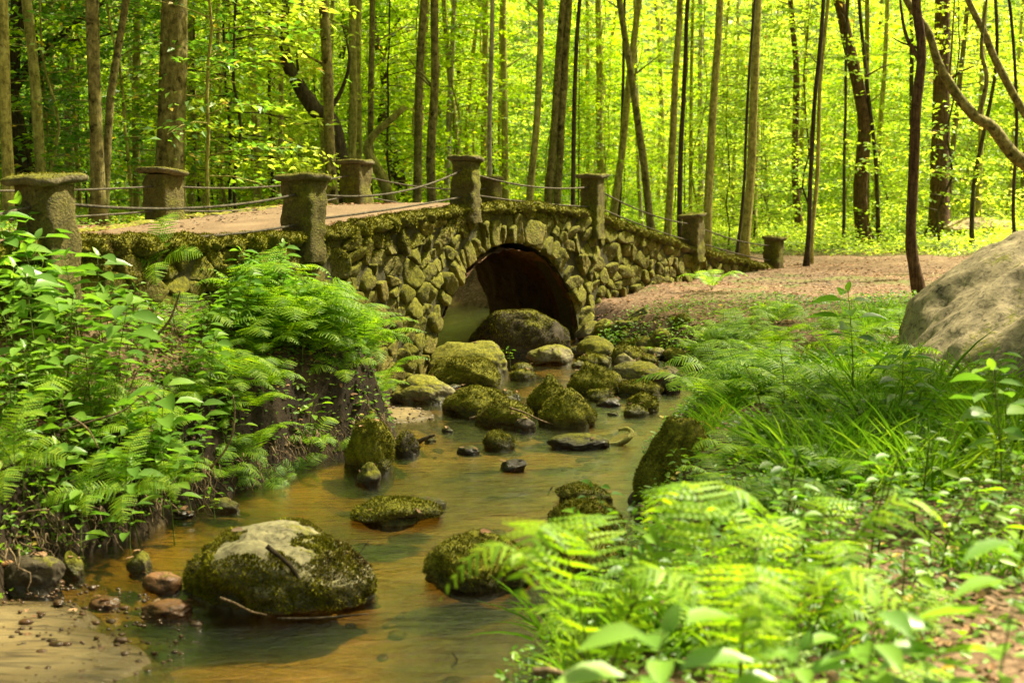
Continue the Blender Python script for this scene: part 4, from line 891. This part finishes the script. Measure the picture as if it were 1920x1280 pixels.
# ------------------------------------------------------------------ small plants
def fern(seed, nf=8, R_=.55, npn=24, up=1.):
    rg = RG(seed); root = empty('fern'); mb = MB(); sb = MB()
    for f in range(nf):
        a = f/nf*6.28+rg.normal(0, .25); L = R_*rg.uniform(.75, 1.15); e = rg.uniform(.75, 1.25)*up; t = np.linspace(0, 1, npn+4); rr = L*(t*.95+.05*t*t); zz = L*e*(1.45*t-1.1*t**2.0)+.02
        side = rg.normal(0, .12)*t*t*L; d = np.array([math.cos(a), math.sin(a)]); s2 = np.array([-d[1], d[0]]); P = np.column_stack([d[0]*rr+s2[0]*side, d[1]*rr+s2[1]*side, zz]); T = np.gradient(P, axis=0); T /= np.linalg.norm(T, axis=1)[:, None]
        V, F = tube(P, .0035*(1-t*.8), 4); sb.add(V, F); S = np.column_stack([np.full(len(t), s2[0]), np.full(len(t), s2[1]), np.zeros(len(t))]); Nn = np.cross(T, S); Nn *= np.sign(Nn[:, 2:3]+1e-9)
        q = np.arange(3, npn+4); tq = t[q]; pl = L*.27*np.sin(np.clip((tq*.93+.07), 0, 1)*math.pi)**.75*rg.uniform(.92, 1.08)+.008; sp = L/npn*.88
        for sg in (-1, 1):
            X = S[q]*sg*.93+T[q]*.38+rg.normal(0, .06, (len(q), 3)); X[:, 2] -= .12; V, F = scatter(T_PN, P[q], X, Nn[q]+rg.normal(0, .12, (len(q), 3)), pl, np.full(len(q), sp)); mb.add(V, F)
    mb.build('fronds', M['fern'], root, False); sb.build('stalks', M['stem'], root); return root
def broad(seed, h=.6, pairs=6, L=.11, tri=False):
    rg = RG(seed); root = empty('leafy_plant'); t = np.linspace(0, 1, 10); ln = rg.normal(0, .12, 2); P = np.column_stack([ln[0]*t*t*h*2, ln[1]*t*t*h*2, t*h-.02]); V, F = tube(P, .005*(1-t*.6), 5); sb = MB(); sb.add(V, F); pos = []; Xs = []; Ls = []
    for k in range(pairs):
        q = .35+.65*(k+1)/pairs; c = np.array([np.interp(q, t, P[:, j]) for j in range(3)]); a0 = k*1.6+rg.uniform(0, .6)
        for m in range(3 if tri else 2):
            a = a0+m*(6.28/(3 if tri else 2))+rg.normal(0, .2); d = np.array([math.cos(a), math.sin(a), rg.uniform(.0, .3)]); st = rg.uniform(.02, .10)*(1.3-q*.6); e = c+d*st; V, F = tube(np.array([c, (c+e)/2+[0, 0, .004], e]), [.002]*3, 4); sb.add(V, F); pos.append(e); Xs.append(d-[0, 0, .12]); Ls.append(L*rg.uniform(.6, 1.15)*(1.15-.4*abs(q-.75)*2))
    pos.append(P[-1]); Xs.append(np.array([.3, .2, .6])); Ls.append(L*.5); n = len(pos); V, F = scatter(T_OV, np.array(pos), np.array(Xs), rnorm(rg, n, .25), np.array(Ls), np.array(Ls)*.5); mk('leaves', V, F, M['broad'] if L > .1 else M['herb'], root); sb.build('stem', M['stem'], root); return root
def grass_t(seed, n=70, h=.38):
    rg = RG(seed); a = rg.uniform(0, 6.28, n); r = rg.uniform(0, .22, n); P = np.column_stack([np.cos(a)*r, np.sin(a)*r, np.zeros(n)-.01]); X = np.column_stack([np.cos(a)*.35, np.sin(a)*.35, np.full(n, 1.)])+rg.normal(0, .42, (n, 3)); N = np.column_stack([-np.cos(a), -np.sin(a), np.full(n, .3)]); l = h*rg.uniform(.5, 1.25, n)
    V, F = scatter(T_BL, P, X, N, l, rg.uniform(.006, .011, n)); return mk('grass_tuft', V, F, M['grass'])
FP = [fern(500+k, nf, R_, npn, up) for k, (nf, R_, npn, up) in enumerate(((7, .5, 19, 1.), (6, .62, 22, .9), (8, .42, 17, 1.15), (5, .55, 20, .7), (7, .5, 20, 2.5)))]
BP = [broad(520, .62, 7, .16), broad(521, .8, 9, .18), broad(522, .32, 5, .075), broad(523, .25, 3, .085, True), broad(524, .42, 7, .06)]
GP = [grass_t(540, 46, .36), grass_t(541, 50, .46), grass_t(542, 36, .28)]
KF = [children(p) for p in FP]; KB = [children(p) for p in BP]; first = set()
def place(protos, kids, k, X, Y, sc, lb, cat, grp=None, rg=None, dz=0., tilt=(0, 0), rz=None):
    if grp and near_bridge([X], [Y])[0] < 1.62: return None
    if grp and ((X-1.3)**2+(Y-10.1)**2 < .6 or (Y < 9.9 and X < 1.0 and Y > 7 and X > 0)): return None
    p = protos[k]; loc = (X, Y, H1(X, Y)+dz); rot = (tilt[0], tilt[1], rg.uniform(0, 6.28) if rz is None else rz)
    if (id(protos), k) not in first: first.add((id(protos), k)); p.location = loc; p.rotation_euler = rot; p.scale = (sc,)*3; o = p
    else: o = clone(p, kids[k] if kids else [], loc, rot, sc)
    tag(o, lb, cat, grp); return o
rg = RG(61)
def region_scatter(n, poly, minY, maxY):  # random pixel points inside polygon, mapped to ground
    out = []; P = np.array(poly, float); t = 0
    while len(out) < n and t < 20000:
        t += 1; x = rg.uniform(P[:, 0].min(), P[:, 0].max()); y = rg.uniform(P[:, 1].min(), P[:, 1].max()); ins = False
        for i in range(len(P)):
            a, b = P[i], P[i-1]
            if (a[1] > y) != (b[1] > y) and x < (b[0]-a[0])*(y-a[1])/(b[1]-a[1])+a[0]: ins = not ins
        if not ins: continue
        z = .6
        for _ in range(6): q = PZ(x, y, min(z, 2.1)); z = .5*z+.5*H1(q[0], q[1])
        if not (minY < q[1] < maxY): continue
        sd = float(sdc(np.array([q[0]]), np.array([q[1]]))[0][0])
        if sd < .12: continue
        out.append((q[0], q[1]))
    return out
# left bank ferns
for X, Y in region_scatter(46, [(430, 640), (560, 600), (700, 690), (760, 740), (600, 800), (440, 790)], 7, 15):
    place(FP, KF, int(rg.integers(4)), X, Y, rg.uniform(.75, 1.25), 'fern in the dense bed along the bridge wall above the dark earth bank', 'fern', 'ferns below the bridge wall', rg, tilt=(rg.normal(0, .15), rg.normal(0, .15)))
for X, Y in region_scatter(9, [(150, 640), (430, 600), (430, 780), (150, 830), (0, 900), (0, 760)], 6, 13):
    place(FP, KF, int(rg.integers(4)), X, Y, rg.uniform(.35, .75), 'small fern among low herbs on the shaded bank top', 'fern', 'ferns among bank herbs', rg, tilt=(rg.normal(0, .2), rg.normal(0, .2)))
for (px_, py_, Yd, s) in ((30, 850, 7.2, .8), (170, 900, 7.6, .5), (240, 900, 7.8, .75), (330, 880, 8.2, .45), (690, 812, 10.9, .5), (500, 610, 11.6, 1.15), (300, 480, 10.6, .9)):
    q = PY(px_, py_, Yd); o = place(FP, KF, 3, q[0], q[1], s, {30: 'pale green fern hanging at the edge of the dark earth bank', 170: 'short fern dangling under round leaves on the earth bank', 240: 'long fern frond trailing down toward the brown water', 330: 'fern frond drooping midway along the earth bank', 690: 'dark green fern draped over the tall corner boulder', 500: 'tallest arching fern before the wall', 300: 'fern reaching toward the wide bridge post'}[px_], 'fern', None, rg, tilt=(R(35), 0), rz=R(-15)); o.location.z = q[2]-.1 if px_ < 400 or px_ > 600 else o.location.z
# right bank ferns
for X, Y in region_scatter(60, [(1290, 640), (1420, 570), (1700, 620), (1760, 700), (1640, 800), (1420, 800), (1290, 750)], 7, 19):
    place(FP, KF, int(rg.integers(4)), X, Y, rg.uniform(.65, 1.1), 'fern in the thick green bed between the stream and the grey boulder', 'fern', 'ferns beside the grey boulder', rg, tilt=(rg.normal(0, .15), rg.normal(0, .15)))
for X, Y in region_scatter(22, [(1210, 840), (1500, 780), (1700, 860), (1600, 960), (1300, 1000)], 5.5, 11):
    place(FP, KF, int(rg.integers(4)), X, Y, rg.uniform(.4, .75), 'small fern among low leaves behind the mossy bank boulder', 'fern', 'small ferns behind the bank boulder', rg)
for i, (px_, Yd, s, tx, rz, k, lb) in enumerate(((1130, 4.1, 1.15, -5, 2.6, 4, 'bright blurred fern arching over the stream edge'), (1200, 3.5, .85, 0, 1.2, 0, 'pale fern fan spreading at the lower stream corner'), (1400, 3.9, 1.15, 0, .4, 4, 'large lime fern with broad open fronds near the camera'),
    (1530, 4.6, 1.0, 0, 2., 4, 'lime fern behind the large open one'), (1110, 5.3, .8, 0, .2, 2, 'fern leaning over the half hidden mossy stone'), (1560, 3.6, 1.0, 0, .9, 1, 'soft fern beneath the broad pale leaves'), (1250, 5.2, .85, 0, 3.1, 3, 'spreading fern at the mossy bank foot'), (1000, 3.9, .6, 0, 3.5, 2, 'short fern rooted by the pale dead branch'), (1700, 4.7, .6, 0, 1.7, 0, 'fern on the leaf-strewn ground corner'))):
    X = XatY(px_, Yd); place(FP, KF, k, X, Yd, s, lb, 'fern', None, rg, rz=rz)
place(FP, KF, 0, XatY(1335, 20.5), 20.5, 1.1, 'bright fern growing against the descending bridge wall', 'fern', None, rg)
place(FP, KF, 2, XatY(1215, 17.5), 17.5, .55, 'little fern rooted at the wall base by dead leaves', 'fern', None, rg)
n_ = 0
while n_ < 26:
    Y = rg.uniform(8.4, 13.4); X = float(np.interp(Y, CHN[:, 1], CHN[:, 0]))-float(np.interp(Y, CHN[:, 1], CHN[:, 2]))-rg.uniform(.1, .75); n_ += 1
    place(FP, KF, int(rg.integers(4)), X, Y, rg.uniform(.5, .95), 'fern overhanging the crumbling edge of the dark earth bank', 'fern', 'ferns along the earth bank edge', rg, tilt=(rg.uniform(-.1, .3), rg.uniform(.1, .6)), rz=rg.uniform(-1, 1))
# broadleaf plants
for X, Y in region_scatter(40, [(10, 540), (470, 540), (460, 640), (200, 640), (10, 660)], 6, 13):
    place(BP, KB, int(rg.integers(2)), X, Y, rg.uniform(.45, .85), 'tall broad-leaved plant clustered below the wide bridge post', 'plant', 'broad-leaved plants by the wide post', rg)
for X, Y in region_scatter(22, [(360, 580), (520, 560), (640, 620), (500, 640)], 7, 15):
    place(BP, KB, int(rg.integers(2)), X, Y, rg.uniform(.45, .75), 'broad-leaved plant mixed into the ferns along the wall', 'plant', 'broad-leaved plants along the wall', rg)
for X, Y in region_scatter(140, [(0, 640), (420, 650), (720, 720), (660, 780), (300, 830), (0, 900)], 6, 14):
    place(BP, KB, int(rg.integers(2, 5)), X, Y, rg.uniform(.7, 1.3), 'small herb with oval leaves on the shaded bank top', 'herb', 'herbs on the shaded bank', rg)
for X, Y in region_scatter(75, [(1200, 860), (1400, 620), (1900, 680), (1919, 1150), (1500, 1250), (1000, 1250), (1200, 980)], 4., 16):
    place(BP, KB, int(rg.integers(2, 5)), X, Y, rg.uniform(.7, 1.4), 'small leafy herb in the sunny green bank growth', 'herb', 'herbs on the sunny bank', rg)
for (px_, Yd, s, k, lb) in ((1490, 3.5, .8, 0, 'broad pale-leaved plant blurred before the long grass'), (1650, 3.4, .75, 1, 'tall broad plant with pale oval leaves over the leaf litter'), (1790, 3.4, .7, 0, 'broad plant holding flat leaves above the bare ground corner'), (1900, 3.5, .95, 1, 'broad plant with yellowing leaves near the frame corner'), (1215, 3.2, 1.1, 0, 'dark-stemmed seedling rising through the lime ferns'), (1240, 6.2, 1.0, 4, 'twining young plant with small leaves before the mossy bank'), (1608, 9.5, 1.2, 1, 'single tall weed standing clear of the ferns'), (1700, 8.6, .9, 0, 'pale weed growing before the grey boulder foot'), (1880, 8.8, .9, 0, 'broad weed at the shadowed foot of the grey boulder'), (1900, 6.2, 1., 1, 'broad leaves in the long grass at the frame edge'), (1400, 4.2, .7, 3, 'clover-like plant under the lime ferns')):
    place(BP, KB, k, XatY(px_, Yd), Yd, s, lb, 'plant', None, rg)
q = PZ(1205, 612, .3); place(BP, KB, 4, XatY(1248, 17), 17, 1.2, 'small weed in the dead leaves by the descending wall', 'plant', None, rg)
o = place(BP, KB, 2, XatY(390, 8.7), 8.7, .8, 'tiny pale seedling standing in shallow water behind the pale-topped boulder', 'plant', None, rg); o.location.z = -.03
o = place(BP, KB, 2, XatY(957, 15.4), 15.4, .8, 'tiny bright plant on the stone below the bridge pier', 'plant', None, rg); o.location.z = .12
for px_, Yd, s_, k in ((15, 8.3, 1.05, 1), (60, 7.9, 1.0, 0), (110, 8.4, 1.15, 0), (150, 8.0, 1.0, 1), (200, 8.5, 1.1, 1), (245, 8.2, 1.2, 0), (290, 8.6, 1.1, 1), (330, 9.0, .95, 0), (90, 8.9, 1.1, 1), (180, 9.0, 1.1, 0), (40, 8.9, 1.0, 0), (380, 9.3, .85, 1), (130, 7.5, .8, 0), (225, 7.8, .8, 1), (30, 8.6, 1., 0), (70, 8.2, 1.05, 1), (120, 8.7, 1.05, 0), (165, 8.3, 1.1, 0), (215, 8.8, 1., 1), (265, 8.5, 1., 1), (310, 8.3, .95, 0), (350, 8.8, .9, 1), (5, 7.8, .9, 0), (85, 7.6, .85, 1), (60, 9.1, 1.15, 0), (100, 9.2, 1.2, 1), (145, 9.1, 1.2, 0), (190, 9.3, 1.1, 1), (25, 9.0, 1.1, 1), (240, 9.4, 1.0, 0)):
    place(BP, KB, k, XatY(px_, Yd), Yd, s_*(.92+.22*rg.uniform()), 'tall broad-leaved plant clustered below the wide bridge post', 'plant', 'broad-leaved plants by the wide post', rg, tilt=(rg.normal(0, .1), rg.normal(0, .1)))
# grass tufts
for X, Y in region_scatter(60, [(1640, 720), (1919, 690), (1919, 930), (1500, 930), (1440, 870)], 5, 14):
    place(GP, None, int(rg.integers(3)), X, Y, rg.uniform(.7, 1.2), 'tuft of long yellow-green grass on the sunny bank', 'grass', 'grass tufts on the sunny bank', rg)
for X, Y in region_scatter(30, [(1560, 590), (1700, 570), (1720, 620), (1600, 640)], 12, 20):
    place(GP, None, 2, X, Y, rg.uniform(.6, 1.), 'short grass tuft at the path edge beside the crooked tree', 'grass', 'grass tufts at the path edge', rg)
for X, Y in region_scatter(12, [(840, 1180), (1100, 1120), (1300, 1200), (1300, 1279), (900, 1279)], 3.5, 7):
    place(GP, None, int(rg.integers(3)), X, Y, rg.uniform(.5, .9), 'grass tuft leaning over the lower stream edge', 'grass', 'grass tufts at the stream edge', rg)
# ground cover stuff
rg = RG(71); n = 420000; X = rg.uniform(-7.5, 9.5, n); Y = rg.uniform(2.5, 19, n)**1.0; sd, side = sdc(X, Y); nn_ = fbm2(X, Y, 1.6, 14, 3)
k = (sd > .03) & ((X-1.25)**2+(Y-10.1)**2 > .5) & (near_bridge(X, Y) > 1.75) & (near_path(X, Y) > 2.) & (np.hypot((X-bp[0])/2., (Y-bp[1])/1.7) > .9)
dens = np.where(side > 0, .5+.8*nn_-.35*sst(11.5, 12.5, Y), .45+.7*nn_-.8*sst(13.2, 15, Y+.25*X)*sst(20, 14, Y)*sst(.35, .8, sd)-.55*sst(1.3, 2.4, X)*sst(5.2, 4.4, Y))
k &= rg.uniform(0, 1, n) < dens; X, Y, side, nn_ = X[k], Y[k], side[k], nn_[k]; n = len(X); Z = H(X, Y)+rg.uniform(0, 1, n)**1.5*(.05+.14*np.maximum(0, nn_+.5)*np.where(side > 0, .9, 1.2))+.01; l = rg.uniform(.02, .06, n)
sel = side > 0
for nm, s_, lb in (('ground_cover', sel, 'low leafy ground cover over the shaded bank'), ('ground_cover', ~sel, 'low leafy ground cover over the sunny bank')):
    P = np.stack([X, Y, Z], 1)[s_]; m = len(P); V, F = scatter(T_OV if False else T_MAPLE, P, rdir(rg, m), rnorm(rg, m, .35), l[s_], l[s_]*.75); tag(mk(nm, V, F, M['herb'], None, False), lb, 'ground cover', kind='stuff')
n = 60000; X = rg.uniform(1., 8, n); Y = rg.uniform(4.6, 13, n); sd, side = sdc(X, Y); k = (side < 0) & (sd > .5) & (fbm2(X, Y, .9, 3, 3)+.12*(X-2.5) > .05) & (np.hypot((X-bp[0])/2., (Y-bp[1])/1.7) > .93); X, Y = X[k], Y[k]; n = len(X)
a = rg.uniform(0, 6.28, n); l = rg.uniform(.08, .26, n); V, F = scatter(grid_leaf(2, lambda t: (1-t)**.7+.03, .05, .4), np.stack([X, Y, H(X, Y)], 1), np.column_stack([np.cos(a)*.5, np.sin(a)*.5, np.ones(n)]), np.column_stack([-np.cos(a), -np.sin(a), np.full(n, .3)]), l, rg.uniform(.004, .008, n)); tag(mk('grass', V, F, M['grass'], None, False), 'fine grass spread over the sunny bank', 'grass', kind='stuff')
# leaf litter
n = 90000; X = rg.uniform(-9, 13, n); Y = rg.uniform(2.5, 32, n); sd, _ = sdc(X, Y); k = (sd > .12) & (near_bridge(X, Y) > 1.5); k &= rg.uniform(0, 1, n) < .8-.3*(near_path(X, Y) < 1.8)
X, Y = X[k], Y[k]; Z = H(X, Y)+.012+.03*(near_path(X, Y) < 2.2)
u = rg.uniform(SN[0]-1.5, SE, 2600); w_ = np.where(rg.uniform(0, 1, 2600) < .5, -rg.uniform(.15, .55, 2600)**1., -BW+rg.uniform(.15, 1.5, 2600)); bx_, by_ = C_(u, 0); b1, b2 = C_(u, 1); X = np.append(X, bx_+(b1-bx_)*w_); Y = np.append(Y, by_+(b2-by_)*w_); Z = np.append(Z, ZT(u)+.03)
ex = []
for o in [q for q in COL.objects if q.parent is None and q.type == 'MESH' and q.get('category') in ('boulder', 'rock')]:
    m_ = len(o.data.vertices); co = np.empty(m_*3, np.float32); o.data.vertices.foreach_get('co', co); co = co.reshape(-1, 3); no = np.empty(m_*3, np.float32); o.data.vertices.foreach_get('normal', no); no = no.reshape(-1, 3)
    k = np.where((no[:, 2] > .55) & (co[:, 2] > co[:, 2].max()*.4))[0]
    if len(k): ex.append(co[rg.choice(k, 26 if o.dimensions.x > 3 else 2)]+np.array(o.location)+[0, 0, .012])
a = rg.uniform(0, 6.28, 26); t = rg.uniform(.2, .9, 26); ex.append(np.column_stack([-3.0+1.2*t*np.cos(a), 6.3+.8*t*np.sin(a), .058-.03*t])); ex = np.vstack(ex); X = np.append(X, ex[:, 0]); Y = np.append(Y, ex[:, 1]); Z = np.append(Z, ex[:, 2])
n = len(X); l = rg.uniform(.025, .075, n); V, F = scatter(T_MAPLE, np.stack([X, Y, Z], 1), rdir(rg, n, .2), rnorm(rg, n, .3), l, l*.7); tag(mk('leaf_litter', V, F, M['litter'], None, False), 'brown dead leaves strewn over the banks and path', 'leaf litter', kind='stuff')
# litter on the grey boulder, in the shallows
for i, (px_, py_, Yg, c) in enumerate(((1860, 483, 11.4, 0), (1815, 588, 10.8, 1), (1725, 590, 11.2, 1), (1905, 575, 10.9, 1), (1900, 520, 11., 0))):
    pass
# pebbles under water & roots on bank
rg = RG(91); mb = MB(); V0, F0 = ICO[3]; V0 = V0/1.
n = 1500; X = rg.uniform(-4, 2, n); Y = rg.uniform(4, 17, n); sd, _ = sdc(X, Y); k = (sd < .12) & (fbm2(X, Y, 1.1, 44, 2) > .12); X, Y = X[k], Y[k]
bm_ = __import__('bmesh').new(); __import__('bmesh').ops.create_icosphere(bm_, subdivisions=2, radius=1); V0 = np.array([v.co[:] for v in bm_.verts]); F0 = np.array([[v.index for v in f.verts] for f in bm_.faces]); bm_.free()
for x, y in zip(X, Y):
    s = rg.uniform(.015, .06); V = V0*np.array([s*rg.uniform(.8, 1.4), s, s*.5])*(1+.2*vn(V0*1.5+rg.uniform(0, 99), 2))[:, None]; mb.add(V+np.array([x, y, H1(x, y)+s*.15]), F0)
for cx_, cy_, rx_, ry_, m_ in ((-3.0, 6.3, 1.35, 1.0, 900), (-1.2, 12.75, .42, .48, 120)):
    for q in range(m_):
        a = rg.uniform(0, 6.28); t = rg.uniform(.0, 1.05)**.4; x = cx_+math.cos(a)*rx_*t; y = cy_+math.sin(a)*ry_*t; s = rg.uniform(.004, .016)*(2.2 if rg.uniform() < .08 else 1)
        V = V0*np.array([s*rg.uniform(.8, 1.4), s, s*.6]); mb.add(V+np.array([x, y, .05*(1-t**2.5)+s*.1]), F0)
tag(mb.build('pebbles', M['rockred']), 'brown pebbles lying on the shallow stream bed', 'pebbles', kind='stuff')
# roots and rootlets hanging from the earth bank
mb = MB(); n = 0
while n < 260:
    Y = rg.uniform(6.2, 11.4); X = float(np.interp(Y, CHN[:, 1], CHN[:, 0]))-float(np.interp(Y, CHN[:, 1], CHN[:, 2]))-rg.uniform(.05, .3); z = H1(X, Y); n += 1
    L = rg.uniform(.1, .4); m = 7; t = np.linspace(0, 1, m); P = np.column_stack([X+np.cumsum(rg.normal(.012, .02, m)), Y+np.cumsum(rg.normal(-.005, .03, m)), max(z, .25)+.03-t*L*.8]); P[:, 2] = np.maximum(P[:, 2], .0); V, F = tube(P, .004*(1-.6*t)*rg.uniform(.5, 1.6), 4); mb.add(V, F)
tag(mb.build('hanging_roots', M['twig']), 'thin brown roots hanging from the dark earth bank', 'roots', kind='stuff')
# sticks
def stick(pix, Y, w, lb, mt='twig', nm='stick', g=None):
    P = np.array([PY(p[0], p[1], Y if len(p) == 2 else p[2]) for p in pix]); Q = crs(P, 6); r = px2m(w, Y)/2; V, F = tube(Q, np.linspace(r, r*.45, len(Q)), 8, .2, 2); c = Q[0].copy(); o = mk(nm, V-c, F, M[mt]); o.location = c; tag(o, lb, 'stick'); return o
stick([(500, 1023), (545, 1062), (575, 1110), (598, 1142)], 6.72, 11, 'dark forked stick lying down the flank of the pale-topped boulder', 'barkd')
stick([(412, 1120), (440, 1130), (470, 1145), (500, 1152)], 6.6, 6, 'thin pale twig at the foot of the pale-topped boulder')
stick([(600, 1124), (625, 1095), (640, 1072)], 6.8, 4, 'short pale twig poking beside the dark forked stick')
stick([(652, 1060), (672, 1040), (692, 1012)], 7.3, 3, 'thin straw standing up from the mossy shoulder of the boulder')
stick([(880, 785), (915, 776), (955, 766)], 12.3, 6, 'pale straight twig across the round mossy boulder')
stick([(955, 764), (985, 774), (1015, 788), (1048, 798)], 12.1, 4, 'thin brown twig reaching from the round boulder to the pyramid rock')
stick([(845, 1108), (870, 1093), (905, 1076)], 7.25, 11, 'broken brown branch end leaning on the dark mossy boulder')
stick([(998, 1258), (1030, 1256), (1075, 1268), (1140, 1278)], 4.4, 17, 'pale dead branch on the ground under the ferns')
stick([(295, 628), (318, 600), (330, 570), (338, 545)], 8.6, 6, 'upright crooked pale stick in the bank herbs')
stick([(110, 810), (170, 790), (230, 770), (265, 742)], 7.9, 5, 'thin stem leaning out over the earth bank')
stick([(135, 782), (165, 805), (185, 840)], 7.6, 5, 'short pale twig stuck in the earth bank')
stick([(395, 878), (430, 830), (440, 780), (437, 740)], 8.6, 5, 'curving bare stem growing from the earth bank')
stick([(20, 965), (60, 958), (92, 955)], 7.3, 7, 'tan stick poking out of the low earth bank')
stick([(785, 828), (800, 820), (816, 815)], 11.4, 10, 'short dark driftwood piece by the mossy lump', 'barkd')
stick([(1143, 740), (1160, 750), (1175, 755)], 13.9, 6, 'short grey stick wedged below the domed boulder')
stick([(1027, 928), (1032, 918), (1036, 912)], 9.6, 4, 'tiny black twig standing out of open water', 'barkd')
stick([(846, 1250), (857, 1238), (848, 1222)], 6.05, 5, 'bent black twig in the clear near water', 'barkd')
stick([(520, 1160), (600, 1158), (690, 1150)], 6.6, 7, 'long waterlogged branch lying along the foot of the boulder', 'barkd')
P = [(1138, 835, 11.35), (1160, 832, 11.3), (1178, 822, 11.3), (1184, 810, 11.35), (1174, 803, 11.4), (1160, 806, 11.4)]
stick(P, 11.3, 14, 'curled driftwood stump hooking out of the green water', 'bark', 'driftwood')
# foam at riffles
for (cx, cy, w, h_, lb) in ((855, 880, 70, 14, 0), (1160, 750, 60, 12, 0), (940, 690, 50, 20, 0), (640, 880, 90, 10, 0), (760, 738, 90, 8, 0)):
    pass
# ------------------------------------------------------------------ light
w = bpy.data.worlds.new('World'); SC.world = w; w.use_nodes = True; nt = w.node_tree; nt.nodes.clear()
sky = nt.nodes.new('ShaderNodeTexSky'); sky.sky_type = 'NISHITA'; sky.sun_disc = False
EL, AZ = R(56), R(62)      # azimuth measured from +Y toward +X
sky.sun_elevation = EL; sky.sun_rotation = AZ; sky.dust_density = 5.0; sky.air_density = 1.0; sky.ozone_density = .3
bg = nt.nodes.new('ShaderNodeBackground'); bg.inputs[1].default_value = .06; wo = nt.nodes.new('ShaderNodeOutputWorld'); nt.links.new(mix(nt, 1., sky.outputs[0], (1., .93, .62), 'MULTIPLY'), bg.inputs[0]); nt.links.new(bg.outputs[0], wo.inputs[0])
sd_ = bpy.data.lights.new('sun', 'SUN'); sd_.energy = 5.0; sd_.angle = R(3); sd_.color = (1, .92, .66); so = bpy.data.objects.new('sun', sd_); COL.objects.link(so)
dv = Vector((math.sin(AZ)*math.cos(EL), math.cos(AZ)*math.cos(EL), math.sin(EL))); so.rotation_euler = dv.to_track_quat('Z', 'Y').to_euler()
SC.view_settings.view_transform = 'Standard'; SC.view_settings.look = 'None'; SC.view_settings.exposure = 1.9; SC.view_settings.gamma = 1
cy = SC.cycles; cy.max_bounces = 6; cy.diffuse_bounces = 3; cy.glossy_bounces = 2; cy.transmission_bounces = 3; cy.transparent_max_bounces = 4; cy.use_denoising = True; cy.sample_clamp_indirect = 5; cy.sample_clamp_direct = 12
cy.caustics_reflective = False; cy.caustics_refractive = False
